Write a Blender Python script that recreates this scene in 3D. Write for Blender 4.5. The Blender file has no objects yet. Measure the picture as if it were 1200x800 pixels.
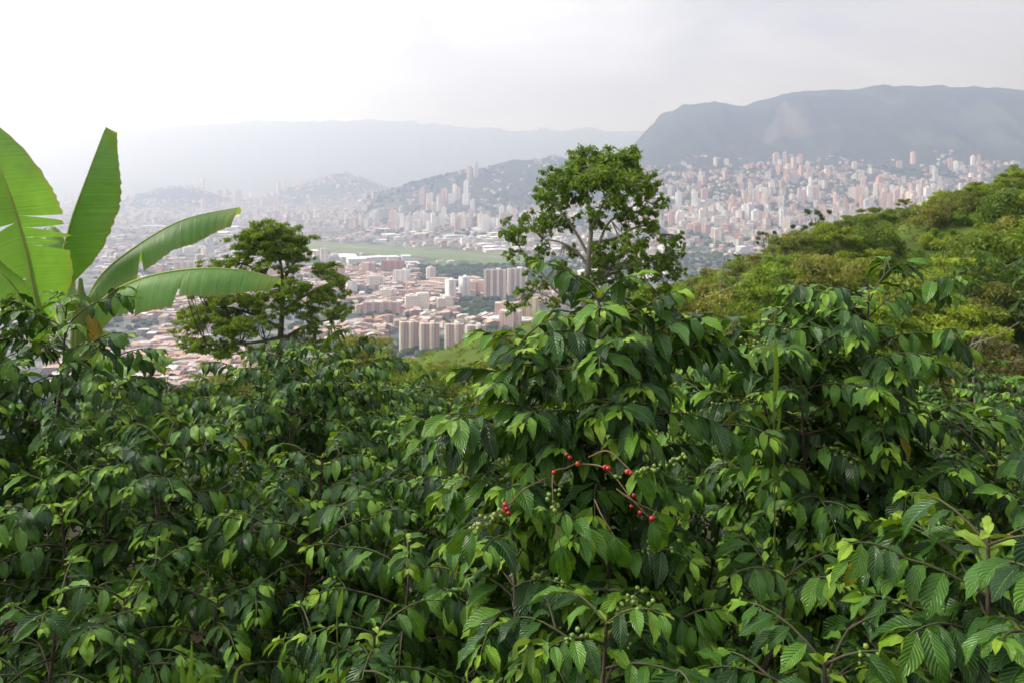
import bpy, math, random
import numpy as np
from mathutils import Vector, Matrix

rng = np.random.default_rng(7)
random.seed(7)
scene = bpy.context.scene
COL = scene.collection
F_PX, HORIZON, = 942.0, 210.0          # focal length in photo pixels (1200 wide), row of the horizon

# ------------------------------------------------------------------ camera
cam_d = bpy.data.cameras.new("camera")
cam = bpy.data.objects.new("camera", cam_d)
COL.objects.link(cam)
cam.location = (0, 0, 0)
cam.rotation_euler = (math.radians(90), 0, 0)
cam_d.sensor_width = 36.0
cam_d.lens = F_PX / 1200 * 36.0
cam_d.shift_y = -(400 - HORIZON) / 1200
cam_d.clip_start = 0.05
cam_d.clip_end = 80000
cam_d.dof.use_dof = True
cam_d.dof.focus_distance = 3.3
cam_d.dof.aperture_fstop = 8.0
scene.camera = cam

# ------------------------------------------------------------------ light
SUN_DIR = Vector((-0.84, 0.12, 0.62)).normalized()
SUN_EL = math.asin(SUN_DIR.z)
SUN_AZ = math.atan2(SUN_DIR.x, SUN_DIR.y)
sun_d = bpy.data.lights.new("sun", 'SUN')
sun_d.energy = 1.5
sun_d.angle = math.radians(12)
sun_d.color = (1.0, 0.97, 0.92)
sun = bpy.data.objects.new("sun", sun_d)
COL.objects.link(sun)
sun.rotation_euler = (-SUN_DIR).to_track_quat('-Z', 'Y').to_euler()
sun.location = (-50, 20, 60)

world = bpy.data.worlds.new("World")
scene.world = world
world.use_nodes = True
nt = world.node_tree
nt.nodes.clear()


def nd(tree, typ, **kw):
    n = tree.nodes.new(typ)
    for k, v in kw.items():
        if k in ('operation', 'blend_type', 'data_type', 'sky_type', 'sun_disc', 'sun_elevation', 'sun_rotation', 'attribute_name',
                 'noise_dimensions', 'air_density', 'dust_density', 'ozone_density', 'clamp', 'vector_type', 'wave_type', 'feature'):
            setattr(n, k, v)
    return n


def math_node(tree, op, a, b=None, c=None, clamp=False):
    n = tree.nodes.new('ShaderNodeMath')
    n.operation = op
    n.use_clamp = clamp
    for i, v in enumerate((a, b, c)):
        if v is None:
            continue
        if isinstance(v, (int, float)):
            n.inputs[i].default_value = v
        else:
            tree.links.new(v, n.inputs[i])
    return n.outputs[0]


def mix_col(tree, fac, a, b, blend='MIX'):
    n = tree.nodes.new('ShaderNodeMix')
    n.data_type = 'RGBA'
    n.blend_type = blend
    for sock, v in ((n.inputs[0], fac), (n.inputs[6], a), (n.inputs[7], b)):
        if isinstance(v, (int, float)):
            sock.default_value = v
        elif isinstance(v, (tuple, list)):
            sock.default_value = (*v[:3], 1)
        else:
            tree.links.new(v, sock)
    return n.outputs[2]


def ramp(tree, fac, stops):
    n = tree.nodes.new('ShaderNodeValToRGB')
    els = n.color_ramp.elements
    while len(els) < len(stops):
        els.new(0.5)
    for e, (p, c) in zip(els, stops):
        e.position = p
        e.color = (*c, 1) if len(c) == 3 else c
    tree.links.new(fac, n.inputs[0])
    return n.outputs[0]


def noise(tree, vec, scale, detail=3.0, rough=0.5, dist=0.0):
    n = tree.nodes.new('ShaderNodeTexNoise')
    n.inputs['Scale'].default_value = scale
    n.inputs['Detail'].default_value = detail
    n.inputs['Roughness'].default_value = rough
    n.inputs['Distortion'].default_value = dist
    if vec is not None:
        tree.links.new(vec, n.inputs['Vector'])
    return n.outputs['Fac']


# overcast sky: a physical sky seen through an almost closed cloud sheet that is thinner towards the sun
sky = nt.nodes.new('ShaderNodeTexSky')
sky.sky_type = 'NISHITA'
sky.sun_disc = False
sky.sun_elevation = SUN_EL
sky.sun_rotation = SUN_AZ
tc = nt.nodes.new('ShaderNodeTexCoord')
nrm = nt.nodes.new('ShaderNodeVectorMath')
nrm.operation = 'NORMALIZE'
nt.links.new(tc.outputs['Generated'], nrm.inputs[0])
dot = nt.nodes.new('ShaderNodeVectorMath')
dot.operation = 'DOT_PRODUCT'
nt.links.new(nrm.outputs[0], dot.inputs[0])
dot.inputs[1].default_value = SUN_DIR
dpos = math_node(nt, 'MAXIMUM', dot.outputs['Value'], 0.0)
glow = math_node(nt, 'POWER', dpos, 2.2)
mp = nt.nodes.new('ShaderNodeMapping')
mp.inputs['Scale'].default_value = (1.0, 1.0, 2.6)
nt.links.new(nrm.outputs[0], mp.inputs[0])
cl = noise(nt, mp.outputs[0], 2.9, 7.0, 0.58, 0.6)
clv = ramp(nt, cl, [(0.32, (0.70, 0.695, 0.80)), (0.50, (0.91, 0.90, 1.0)), (0.68, (1.20, 1.19, 1.29))])
bright = math_node(nt, 'MULTIPLY_ADD', glow, 11.0, 3.7)
cloudc = nt.nodes.new('ShaderNodeVectorMath')
cloudc.operation = 'SCALE'
nt.links.new(clv, cloudc.inputs[0])
nt.links.new(bright, cloudc.inputs['Scale'])
skymix = mix_col(nt, 0.95, sky.outputs[0], cloudc.outputs[0])
bg = nt.nodes.new('ShaderNodeBackground')
bg.inputs['Strength'].default_value = 0.1
nt.links.new(skymix, bg.inputs['Color'])
wo = nt.nodes.new('ShaderNodeOutputWorld')
nt.links.new(bg.outputs[0], wo.inputs['Surface'])

vs = scene.view_settings
vs.view_transform = 'Standard'
vs.look = 'None'
vs.exposure = 1.2
vs.gamma = 1.0
vs.use_curve_mapping = False

cy = scene.cycles
cy.use_denoising = True
cy.max_bounces = 6
cy.diffuse_bounces = 3
cy.glossy_bounces = 2
cy.transmission_bounces = 3
cy.volume_bounces = 1
cy.transparent_max_bounces = 4
cy.use_adaptive_sampling = True
cy.adaptive_threshold = 0.02
cy.sample_clamp_indirect = 4.0


# ------------------------------------------------------------------ helpers
def P(px, py, d):
    """A point d metres ahead, seen at photo pixel (px, py)."""
    return np.array([(px - 600) / F_PX * d, d, -(py - HORIZON) / F_PX * d])


def to_px(p):
    return 600 + F_PX * p[..., 0] / p[..., 1], HORIZON - F_PX * p[..., 2] / p[..., 1]


def make_mesh(name, V, quads=None, tris=None, tint=None, leafuv=None, mat=None, smooth=True):
    V = np.asarray(V, dtype=np.float32).reshape(-1, 3)
    me = bpy.data.meshes.new(name)
    nq = 0 if quads is None else len(quads)
    ntri = 0 if tris is None else len(tris)
    loops = []
    if nq:
        loops.append(np.asarray(quads, dtype=np.int32).reshape(-1))
    if ntri:
        loops.append(np.asarray(tris, dtype=np.int32).reshape(-1))
    li = np.concatenate(loops)
    me.vertices.add(len(V))
    me.vertices.foreach_set('co', V.reshape(-1))
    me.loops.add(len(li))
    me.loops.foreach_set('vertex_index', li)
    me.polygons.add(nq + ntri)
    starts = np.concatenate([np.arange(nq) * 4, nq * 4 + np.arange(ntri) * 3]).astype(np.int32)
    me.polygons.foreach_set('loop_start', starts)
    me.polygons.foreach_set('use_smooth', np.full(nq + ntri, bool(smooth)))
    if tint is not None:
        tint = np.asarray(tint, dtype=np.float32)
        if tint.ndim == 1:
            tint = np.tile(tint, (len(V), 1))
        a = me.attributes.new('tint', 'FLOAT_COLOR', 'POINT')
        a.data.foreach_set('color', np.concatenate([tint[:, :3], np.ones((len(V), 1), np.float32)], 1).astype(np.float32).reshape(-1))
    if leafuv is not None:
        a = me.attributes.new('leafuv', 'FLOAT_VECTOR', 'POINT')
        a.data.foreach_set('vector', np.asarray(leafuv, dtype=np.float32).reshape(-1))
    me.update(calc_edges=True)
    if mat is not None:
        me.materials.append(mat)
    return me


def link(name, me, parent=None, loc=None, matrix=None):
    o = bpy.data.objects.new(name, me)
    COL.objects.link(o)
    if parent is not None:
        o.parent = parent
    if matrix is not None:
        o.matrix_basis = matrix
    elif loc is not None:
        o.location = loc
    return o


def tag(o, label=None, cat=None, group=None, kind=None):
    if label:
        o['label'] = label
    if cat:
        o['category'] = cat
    if group:
        o['group'] = group
    if kind:
        o['kind'] = kind
    return o


class Geo:
    """collects coloured boxes, tubes and cylinders into one mesh"""
    def __init__(self):
        self.V, self.Q, self.T, self.C, self.n = [], [], [], [], 0

    def add(self, V, Q=None, T=None, col=(0.5, 0.5, 0.5)):
        V = np.asarray(V, float).reshape(-1, 3)
        if Q is not None and len(Q):
            self.Q.append(np.asarray(Q) + self.n)
        if T is not None and len(T):
            self.T.append(np.asarray(T) + self.n)
        self.V.append(V)
        c = np.asarray(col, float)
        self.C.append(np.tile(c, (len(V), 1)) if c.ndim == 1 else c)
        self.n += len(V)

    def box(self, c, s, col, rot=0.0, top=None):
        hx, hy = s[0] / 2, s[1] / 2
        v = np.array([[-hx, -hy, 0], [hx, -hy, 0], [hx, hy, 0], [-hx, hy, 0]], float)
        cr, sr = math.cos(rot), math.sin(rot)
        v = v @ np.array([[cr, sr, 0], [-sr, cr, 0], [0, 0, 1]])
        lo, hi = v + np.asarray(c), v + np.asarray(c) + np.array([0, 0, s[2]])
        self.add(np.concatenate([lo, hi]), [[0, 1, 5, 4], [1, 2, 6, 5], [2, 3, 7, 6], [3, 0, 4, 7]], col=col)
        self.add(hi, [[0, 1, 2, 3]], col=top if top is not None else col)

    def cyl(self, c, r, h, col, n=12, top=None):
        a = np.linspace(0, 2 * np.pi, n, endpoint=False)
        ring = np.stack([np.cos(a) * r, np.sin(a) * r, 0 * a], 1) + np.asarray(c)
        V = np.concatenate([ring, ring + [0, 0, h]])
        i = np.arange(n)
        self.add(V, np.stack([i, (i + 1) % n, n + (i + 1) % n, n + i], 1), col=col)
        self.add(np.concatenate([ring + [0, 0, h], [np.asarray(c) + [0, 0, h]]]), T=np.stack([i, (i + 1) % n, np.full(n, n)], 1),
                 col=top if top is not None else col)

    def tube(self, pts, radii, col=(0.3, 0.25, 0.18), n=6):
        V, Q = tube(pts, radii, n)
        self.add(V, Q, col=col)

    def mesh(self, name, mat, smooth=False):
        return make_mesh(name, np.concatenate(self.V), np.concatenate(self.Q) if self.Q else None,
                         np.concatenate(self.T) if self.T else None, np.concatenate(self.C), None, mat, smooth)


def tube(pts, radii, n=6):
    pts = np.asarray(pts, float)
    m = len(pts)
    radii = np.full(m, radii) if np.isscalar(radii) else np.asarray(radii, float)
    t = np.gradient(pts, axis=0)
    t /= np.linalg.norm(t, axis=1, keepdims=True) + 1e-9
    ref = np.array([0.0, 0.0, 1.0]) if abs(t[0, 2]) < 0.9 else np.array([1.0, 0.0, 0.0])
    V = []
    a = np.linspace(0, 2 * np.pi, n, endpoint=False)
    for k in range(m):
        s = np.cross(t[k], ref)
        s /= np.linalg.norm(s) + 1e-9
        u = np.cross(s, t[k])
        ref = u
        V.append(pts[k] + radii[k] * (np.cos(a)[:, None] * s + np.sin(a)[:, None] * u))
    V = np.concatenate(V)
    i = np.arange(n)
    Q = [np.stack([k * n + i, k * n + (i + 1) % n, (k + 1) * n + (i + 1) % n, (k + 1) * n + i], 1) for k in range(m - 1)]
    return V, np.concatenate(Q)


def smooth_path(pts, n):
    """Catmull-Rom through pts"""
    pts = np.asarray(pts, float)
    p = np.concatenate([[2 * pts[0] - pts[1]], pts, [2 * pts[-1] - pts[-2]]])
    out = []
    ts = np.linspace(0, len(pts) - 1, n)
    for t in ts:
        i = min(int(t), len(pts) - 2)
        f = t - i
        a, b, c, d = p[i], p[i + 1], p[i + 2], p[i + 3]
        out.append(0.5 * (2 * b + (c - a) * f + (2 * a - 5 * b + 4 * c - d) * f * f + (3 * b - a - 3 * c + d) * f ** 3))
    return np.array(out)


_lat = rng.random((256, 256))


def vnoise(x, y):
    xi, yi = np.floor(x).astype(int), np.floor(y).astype(int)
    fx, fy = x - xi, y - yi
    fx, fy = fx * fx * (3 - 2 * fx), fy * fy * (3 - 2 * fy)
    g = lambda i, j: _lat[i & 255, j & 255]
    return (g(xi, yi) * (1 - fx) + g(xi + 1, yi) * fx) * (1 - fy) + (g(xi, yi + 1) * (1 - fx) + g(xi + 1, yi + 1) * fx) * fy


def fbm(x, y, oct=4):
    s, a, tot = 0.0, 1.0, 0.0
    for k in range(oct):
        s = s + a * (vnoise(x * 2 ** k + 17.3 * k, y * 2 ** k + 9.1 * k) - 0.5)
        tot += a
        a *= 0.5
    return s / tot * 2


def smoothstep(a, b, x):
    t = np.clip((x - a) / (b - a), 0, 1)
    return t * t * (3 - 2 * t)


# ------------------------------------------------------------------ materials
def new_mat(name):
    m = bpy.data.materials.new(name)
    m.use_nodes = True
    t = m.node_tree
    t.nodes.clear()
    out = t.nodes.new('ShaderNodeOutputMaterial')
    b = t.nodes.new('ShaderNodeBsdfPrincipled')
    t.links.new(b.outputs[0], out.inputs['Surface'])
    return m, t, b, out


def attr(t, name):
    n = t.nodes.new('ShaderNodeAttribute')
    n.attribute_name = name
    return n


def bump(t, h, strength, dist, b):
    n = t.nodes.new('ShaderNodeBump')
    n.inputs['Strength'].default_value = strength
    n.inputs['Distance'].default_value = dist
    t.links.new(h, n.inputs['Height'])
    t.links.new(n.outputs[0], b.inputs['Normal'])
    return n


def pos(t):
    return t.nodes.new('ShaderNodeNewGeometry')


def coffee_leaf_material():
    m, t, b, out = new_mat("coffee_leaf")
    tint = attr(t, 'tint').outputs['Color']
    uvn = attr(t, 'leafuv')
    sep = t.nodes.new('ShaderNodeSeparateXYZ')
    t.links.new(uvn.outputs['Vector'], sep.inputs[0])
    au = math_node(t, 'ABSOLUTE', sep.outputs[0])
    ph = math_node(t, 'MULTIPLY_ADD', au, -0.28, sep.outputs[1])
    wave = math_node(t, 'SINE', math_node(t, 'MULTIPLY', ph, 60.0))
    crest = math_node(t, 'POWER', math_node(t, 'MULTIPLY_ADD', wave, 0.5, 0.5), 0.6)
    veinmask = math_node(t, 'SUBTRACT', 1.0, math_node(t, 'SMOOTH_MIN', math_node(t, 'MULTIPLY', au, 14.0), 1.0, 0.3), clamp=True)
    g = pos(t)
    nz = noise(t, g.outputs['Position'], 26.0, 2.0)
    dk = math_node(t, 'MULTIPLY_ADD', nz, 0.7, 0.65)
    lat = math_node(t, 'MULTIPLY_ADD', crest, 0.22, 0.84)
    c = nt_scale(t, tint, math_node(t, 'MULTIPLY', dk, lat))
    c = mix_col(t, math_node(t, 'MULTIPLY', veinmask, 0.55), c, (0.20, 0.30, 0.08))
    wear = ramp(t, noise(t, g.outputs['Position'], 42.0, 3.0, 0.6), [(0.68, (0, 0, 0)), (0.74, (1, 1, 1))])
    c = mix_col(t, math_node(t, 'MULTIPLY', wear, 0.55), c, (0.13, 0.10, 0.03))
    under = mix_col(t, 0.5, c, (0.10, 0.17, 0.055))
    c2 = mix_col(t, g.outputs['Backfacing'], c, under)
    t.links.new(c2, b.inputs['Base Color'])
    rough = math_node(t, 'MULTIPLY_ADD', g.outputs['Backfacing'], 0.25, 0.20)
    t.links.new(math_node(t, 'MULTIPLY_ADD', nz, 0.18, rough), b.inputs['Roughness'])
    b.inputs['IOR'].default_value = 1.40
    b.inputs['Specular IOR Level'].default_value = 0.48
    h = math_node(t, 'ADD', crest, math_node(t, 'MULTIPLY', math_node(t, 'SMOOTH_MIN', math_node(t, 'MULTIPLY', au, 5.0), 1.0, 0.4), 1.2))
    bn = bump(t, h, 0.6, 0.0028, b)
    tr = t.nodes.new('ShaderNodeBsdfTranslucent')
    tc_ = mix_col(t, 1.0, c, (1.7, 1.4, 0.4), 'MULTIPLY')
    t.links.new(tc_, tr.inputs['Color'])
    mx = t.nodes.new('ShaderNodeMixShader')
    mx.inputs[0].default_value = 0.20
    t.links.new(b.outputs[0], mx.inputs[1])
    t.links.new(tr.outputs[0], mx.inputs[2])
    t.links.new(mx.outputs[0], out.inputs['Surface'])
    return m


def nt_scale(t, col, fac):
    n = t.nodes.new('ShaderNodeVectorMath')
    n.operation = 'SCALE'
    t.links.new(col, n.inputs[0])
    if isinstance(fac, (int, float)):
        n.inputs['Scale'].default_value = fac
    else:
        t.links.new(fac, n.inputs['Scale'])
    return n.outputs[0]


def foliage_material(name, trans=0.3, rough=0.55, var=0.35):
    m, t, b, out = new_mat(name)
    tint = attr(t, 'tint').outputs['Color']
    oi = t.nodes.new('ShaderNodeObjectInfo')
    f = math_node(t, 'MULTIPLY_ADD', oi.outputs['Random'], var, 1.0 - var / 2)
    c = nt_scale(t, tint, f)
    hue = t.nodes.new('ShaderNodeHueSaturation')
    t.links.new(math_node(t, 'MULTIPLY_ADD', oi.outputs['Random'], -0.035, 0.515), hue.inputs['Hue'])
    t.links.new(c, hue.inputs['Color'])
    c = hue.outputs[0]
    t.links.new(c, b.inputs['Base Color'])
    b.inputs['Roughness'].default_value = rough
    b.inputs['Specular IOR Level'].default_value = 0.3
    tr = t.nodes.new('ShaderNodeBsdfTranslucent')
    t.links.new(mix_col(t, 1.0, c, (1.5, 1.4, 0.6), 'MULTIPLY'), tr.inputs['Color'])
    mx = t.nodes.new('ShaderNodeMixShader')
    mx.inputs[0].default_value = trans
    t.links.new(b.outputs[0], mx.inputs[1])
    t.links.new(tr.outputs[0], mx.inputs[2])
    t.links.new(mx.outputs[0], out.inputs['Surface'])
    return m


def tinted_material(name, rough=0.8, nscale=0.6, nvar=0.3, bumpd=0.0, spec=0.3):
    m, t, b, out = new_mat(name)
    g = pos(t)
    nz = noise(t, g.outputs['Position'], nscale, 4.0, 0.6)
    c = nt_scale(t, attr(t, 'tint').outputs['Color'], math_node(t, 'MULTIPLY_ADD', nz, nvar * 2, 1 - nvar))
    t.links.new(c, b.inputs['Base Color'])
    b.inputs['Roughness'].default_value = rough
    b.inputs['Specular IOR Level'].default_value = spec
    if bumpd:
        bump(t, nz, 0.8, bumpd, b)
    return m


def building_material(name):
    """painted or brick walls with rows of window openings far too small to tell apart, roofs plain"""
    m, t, b, out = new_mat(name)
    g = pos(t)
    sep = t.nodes.new('ShaderNodeSeparateXYZ')
    t.links.new(g.outputs['Position'], sep.inputs[0])
    sn = t.nodes.new('ShaderNodeSeparateXYZ')
    t.links.new(g.outputs['True Normal'], sn.inputs[0])
    wall = math_node(t, 'LESS_THAN', math_node(t, 'ABSOLUTE', sn.outputs[2]), 0.4)
    fz = math_node(t, 'FRACT', math_node(t, 'MULTIPLY', sep.outputs[2], 1 / 3.0))
    row = math_node(t, 'MULTIPLY', math_node(t, 'GREATER_THAN', fz, 0.36), math_node(t, 'LESS_THAN', fz, 0.80))
    hx = math_node(t, 'ADD', math_node(t, 'MULTIPLY', sep.outputs[0], 0.31), math_node(t, 'MULTIPLY', sep.outputs[1], 0.19))
    fx = math_node(t, 'FRACT', hx)
    colm = math_node(t, 'GREATER_THAN', fx, 0.50)
    win = math_node(t, 'MULTIPLY', math_node(t, 'MULTIPLY', row, colm), wall)
    nz = noise(t, g.outputs['Position'], 0.05, 4.0, 0.7)
    c = nt_scale(t, attr(t, 'tint').outputs['Color'], math_node(t, 'MULTIPLY_ADD', nz, 0.5, 0.75))
    c = mix_col(t, math_node(t, 'MULTIPLY', win, 0.85), c, (0.045, 0.05, 0.06))
    t.links.new(c, b.inputs['Base Color'])
    t.links.new(math_node(t, 'MULTIPLY_ADD', win, -0.5, 0.85), b.inputs['Roughness'])
    return m


def terrain_material():
    m, t, b, out = new_mat("terrain")
    g = pos(t)
    tint = attr(t, 'tint').outputs['Color']
    sel = attr(t, 'leafuv')
    sep = t.nodes.new('ShaderNodeSeparateXYZ')
    t.links.new(sel.outputs['Vector'], sep.inputs[0])          # x: urban share, y: forest share
    n1 = noise(t, g.outputs['Position'], 0.02, 6.0, 0.7)
    n2 = noise(t, g.outputs['Position'], 1.7, 5.0, 0.65)
    n3 = noise(t, g.outputs['Position'], 0.0035, 5.0, 0.65)
    n4 = noise(t, g.outputs['Position'], 0.011, 6.0, 0.75, 0.8)
    nat = nt_scale(t, tint, math_node(t, 'ADD', math_node(t, 'MULTIPLY', n4, 1.5), math_node(t, 'MULTIPLY_ADD', n3, 1.2, math_node(t, 'MULTIPLY_ADD', n2, 0.4, -0.5))))
    urb = ramp(t, n1, [(0.36, (0.035, 0.055, 0.028)), (0.47, (0.06, 0.075, 0.045)), (0.55, (0.20, 0.19, 0.17)), (0.68, (0.30, 0.25, 0.21))])
    c = mix_col(t, sep.outputs[0], nat, urb)
    # clearings, bare cuts and scattered roofs high on the wooded slopes
    pat = ramp(t, noise(t, g.outputs['Position'], 0.0030, 5.0, 0.6, 0.8), [(0.64, (0, 0, 0)), (0.74, (0.7, 0.7, 0.7))])
    c = mix_col(t, math_node(t, 'MULTIPLY', pat, sep.outputs[1]), c, (0.17, 0.19, 0.12))
    t.links.new(c, b.inputs['Base Color'])
    b.inputs['Roughness'].default_value = 0.95
    b.inputs['Specular IOR Level'].default_value = 0.1
    bump(t, n2, 0.6, 0.06, b)
    return m


M_COFFEE = coffee_leaf_material()
M_TREE = foliage_material("tree_foliage", 0.45)
M_BANANA = None
M_TALL = foliage_material("tall_tree_foliage", 0.45, 0.45, 0.0)
M_BARK = tinted_material("bark", 0.9, 9.0, 0.4, 0.01)
M_CITY = building_material("city_walls")
M_PLAIN = tinted_material("plain_walls", 0.85, 0.08, 0.18)
M_GRASSY = foliage_material("grass_blades", 0.35, 0.5)
M_CANOPY = tinted_material("far_canopy", 0.95, 0.25, 0.55, 0.0, 0.1)
M_BERRY = tinted_material("coffee_cherry", 0.28, 40.0, 0.15, 0.0, 0.5)
M_TERRAIN = terrain_material()

# ------------------------------------------------------------------ terrain
_s = np.array([-4000, -900, -150, -20, 0, 3, 6, 20, 60, 150, 400, 620, 800, 1e6], float)
_z = np.array([170, 130, 32, 3.6, -1.65, -2.45, -3.25, -7.2, -20.5, -58, -148, -205, -215, -215], float)
CREST = np.array([(220, 95, 26), (120, 92, 11), (62, 96, -0.6), (46, 118, -10.5), (37, 150, -21), (30, 200, -36), (26, 300, -80)], float)

D_KN = np.array([800, 2100, 2550, 3000, 3500, 4000, 4500, 5200, 6000, 8000, 10500, 13000, 16500], float)
RIDGE_L = np.array([(-700, 150), (-200, 175), (0, 183), (30, 178), (130, 155), (200, 142), (270, 133), (350, 132), (450, 138), (560, 144), (680, 148),
                    (740, 150), (900, 153), (1900, 150)], float)
RIDGE_R = np.array([(700, 205), (728, 188), (742, 166), (755, 153), (772, 140), (800, 128), (870, 118), (960, 107), (1060, 100), (1130, 100), (1200, 107), (1400, 120), (1900, 140)], float)
HILL_M = np.array([(400, 240), (440, 222), (480, 208), (530, 196), (570, 190), (610, 182), (650, 180), (700, 184), (740, 188), (770, 180), (800, 172), (1900, 165)], float)
COLS = np.array([-700, -100, 200, 400, 430, 480, 520, 560, 600, 650, 700, 730, 742, 755, 775, 800, 870, 960, 1060, 1130, 1200, 1500, 1900], float)
GRID = np.full((len(COLS), len(D_KN)), -215.0)
for ci, c in enumerate(COLS):
    hm = np.interp(c, HILL_M[:, 0], HILL_M[:, 1])
    rl = np.interp(c, RIDGE_L[:, 0], RIDGE_L[:, 1])
    row = GRID[ci]
    row[9], row[10], row[11], row[12] = -195, 60, (210 - rl) / F_PX * 13000, 250
    if c >= 430:
        k = smoothstep(430, 620, c)
        row[3] = -215 + 45 * smoothstep(620, 760, c)
        row[4] = -215 + 125 * smoothstep(560, 740, c)
        row[5] = -215 + (60 * k + 205 * smoothstep(600, 760, c))
        row[6] = (210 - hm) / F_PX * 4500
        row[7] = max(-215 + 150 * k, -215)
        row[8] = -190
    if c >= 728:
        rr = np.interp(c, RIDGE_R[:, 0], RIDGE_R[:, 1])
        zr = (210 - rr) / F_PX * 5200
        row[7] = zr
        row[8] = zr * 1.0 if c > 745 else zr * 0.5
        row[9] = zr * 0.7
        row[10] = max(60, zr * 0.5)


def spur(x, y):
    best = np.full(np.shape(x), -1e9)
    for a, b in zip(CREST[:-1], CREST[1:]):
        ab = b[:2] - a[:2]
        t = np.clip(((x - a[0]) * ab[0] + (y - a[1]) * ab[1]) / (ab @ ab), 0, 1)
        dx, dy = x - (a[0] + t * ab[0]), y - (a[1] + t * ab[1])
        dist = np.sqrt(dx * dx + dy * dy)
        near = smoothstep(-20, 20, -(dx * 0.35 + dy))
        sl = 0.31 * near + 0.55 * (1 - near)
        best = np.maximum(best, a[2] + t * (b[2] - a[2]) - np.sqrt((dist * sl) ** 2 + 1.0) + 1.0)
    return best


def height(x, y):
    x, y = np.asarray(x, float), np.asarray(y, float)
    r = np.hypot(x, y)
    base = np.interp(y, _s, _z)
    base = base + 2.0 * fbm(x / 40, y / 40, 3) * smoothstep(12, 60, r) * (1 - smoothstep(500, 700, y))
    sp = spur(x, y) + 1.4 * fbm(x / 14, y / 14, 3) * smoothstep(12, 40, r)
    k = 3.0
    h = np.maximum(base, sp) + k * np.log1p(np.exp(-np.abs(base - sp) / k)) * smoothstep(15, 40, r) * (1 - smoothstep(300, 600, y))
    az = np.clip(np.arctan2(x, y), -0.98, 0.92)
    px = 600 + F_PX * np.tan(az)
    d = np.maximum(r * np.cos(az), 0)
    front = smoothstep(2.0, 1.2, np.abs(np.arctan2(x, y))) if False else 1 - smoothstep(1.3, 2.0, np.abs(np.arctan2(x, y)))
    # smooth the radial interpolation a little by averaging shifted samples
    far = 0
    for sft in (-0.035, 0, 0.035):
        dd = np.clip(d * (1 + sft), D_KN[0], D_KN[-1])
        i = np.clip(np.searchsorted(D_KN, dd) - 1, 0, len(D_KN) - 2)
        f = (dd - D_KN[i]) / (D_KN[i + 1] - D_KN[i])
        j = np.clip(np.searchsorted(COLS, px) - 1, 0, len(COLS) - 2)
        g = np.clip((px - COLS[j]) / (COLS[j + 1] - COLS[j]), 0, 1)
        far = far + ((GRID[j, i] * (1 - f) + GRID[j, i + 1] * f) * (1 - g) + (GRID[j + 1, i] * (1 - f) + GRID[j + 1, i + 1] * f) * g) / 3
    rough = smoothstep(-150, 200, far) * smoothstep(2500, 4500, d)
    far = far + rough * (50 * fbm(x / 620, y / 620, 5) - 130 * np.abs(fbm(x / 380 + 7, y / 1000 + 3, 4)) + 38)
    for hx, hd, hz, rad, dr in ((195, 5700, 108, 330, 500), (378, 6600, 185, 420, 700), (225, 5900, 70, 300, 400), (420, 6400, 120, 300, 600)):
        cx = (hx - 600) / F_PX * hd
        far = far + hz * np.exp(-((x - cx) / rad) ** 2 - ((y - hd) / dr) ** 2) * (1 + 0.15 * fbm(x / 200, y / 200, 3))
    w = smoothstep(760, 900, d) * front
    return np.where(w > 0, np.maximum(h, -1e9) * (1 - w) + far * w, h)


def hz(x, y):
    return float(height(np.array([x]), np.array([y]))[0])


def ground(px, d):
    x = (px - 600) / F_PX * d
    return x, d, hz(x, d)


az_front = np.radians(np.concatenate([np.linspace(-40, 40, 400)]))
az_rest = np.radians(np.linspace(40, 320, 120)[1:-1])
AZ = np.concatenate([az_front, az_rest])
RR = np.concatenate([[0.0], np.geomspace(0.6, 2400, 170), np.linspace(2440, 7200, 120), np.geomspace(7300, 17500, 40)])
A, R_ = np.meshgrid(AZ, RR)
TX, TY = np.sin(A) * R_, np.cos(A) * R_
TZ = height(TX, TY)
na, nr = len(AZ), len(RR)
idx = np.arange(na * nr).reshape(nr, na)
nx = np.roll(idx, -1, axis=1)
tq = np.stack([idx[:-1], nx[:-1], nx[1:], idx[1:]], -1).reshape(-1, 4)
dz = np.hypot(TX, TY)
urban = smoothstep(820, 950, TY) * (1 - smoothstep(-205, -80, TZ) * 0.8) * (1 - smoothstep(20, 90, TZ)) * (1 - smoothstep(0.25, 0.5, np.abs(fbm(TX / 300, TY / 300, 3)) * 0.6)) * (1 - smoothstep(8000, 11000, dz))
for hx, hd, rad in ((195, 5700, 420), (378, 6600, 520)):
    cx = (hx - 600) / F_PX * hd
    urban = urban * (1 - np.exp(-(((TX - cx) / rad) ** 2 + ((TY - hd) / (rad * 1.3)) ** 2) ** 2))
forest = smoothstep(2600, 3400, TY) * smoothstep(60, 160, TZ)
soil = np.array([0.045, 0.040, 0.022])
slopeg = np.array([0.095, 0.140, 0.026])
wood = np.array([0.030, 0.046, 0.032])
k1 = smoothstep(14, 30, dz)[..., None]
k2 = smoothstep(100, 260, dz)[..., None]
TT = soil * (1 - k1) + slopeg * k1
TT = TT * (1 - k2) + wood * k2
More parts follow.
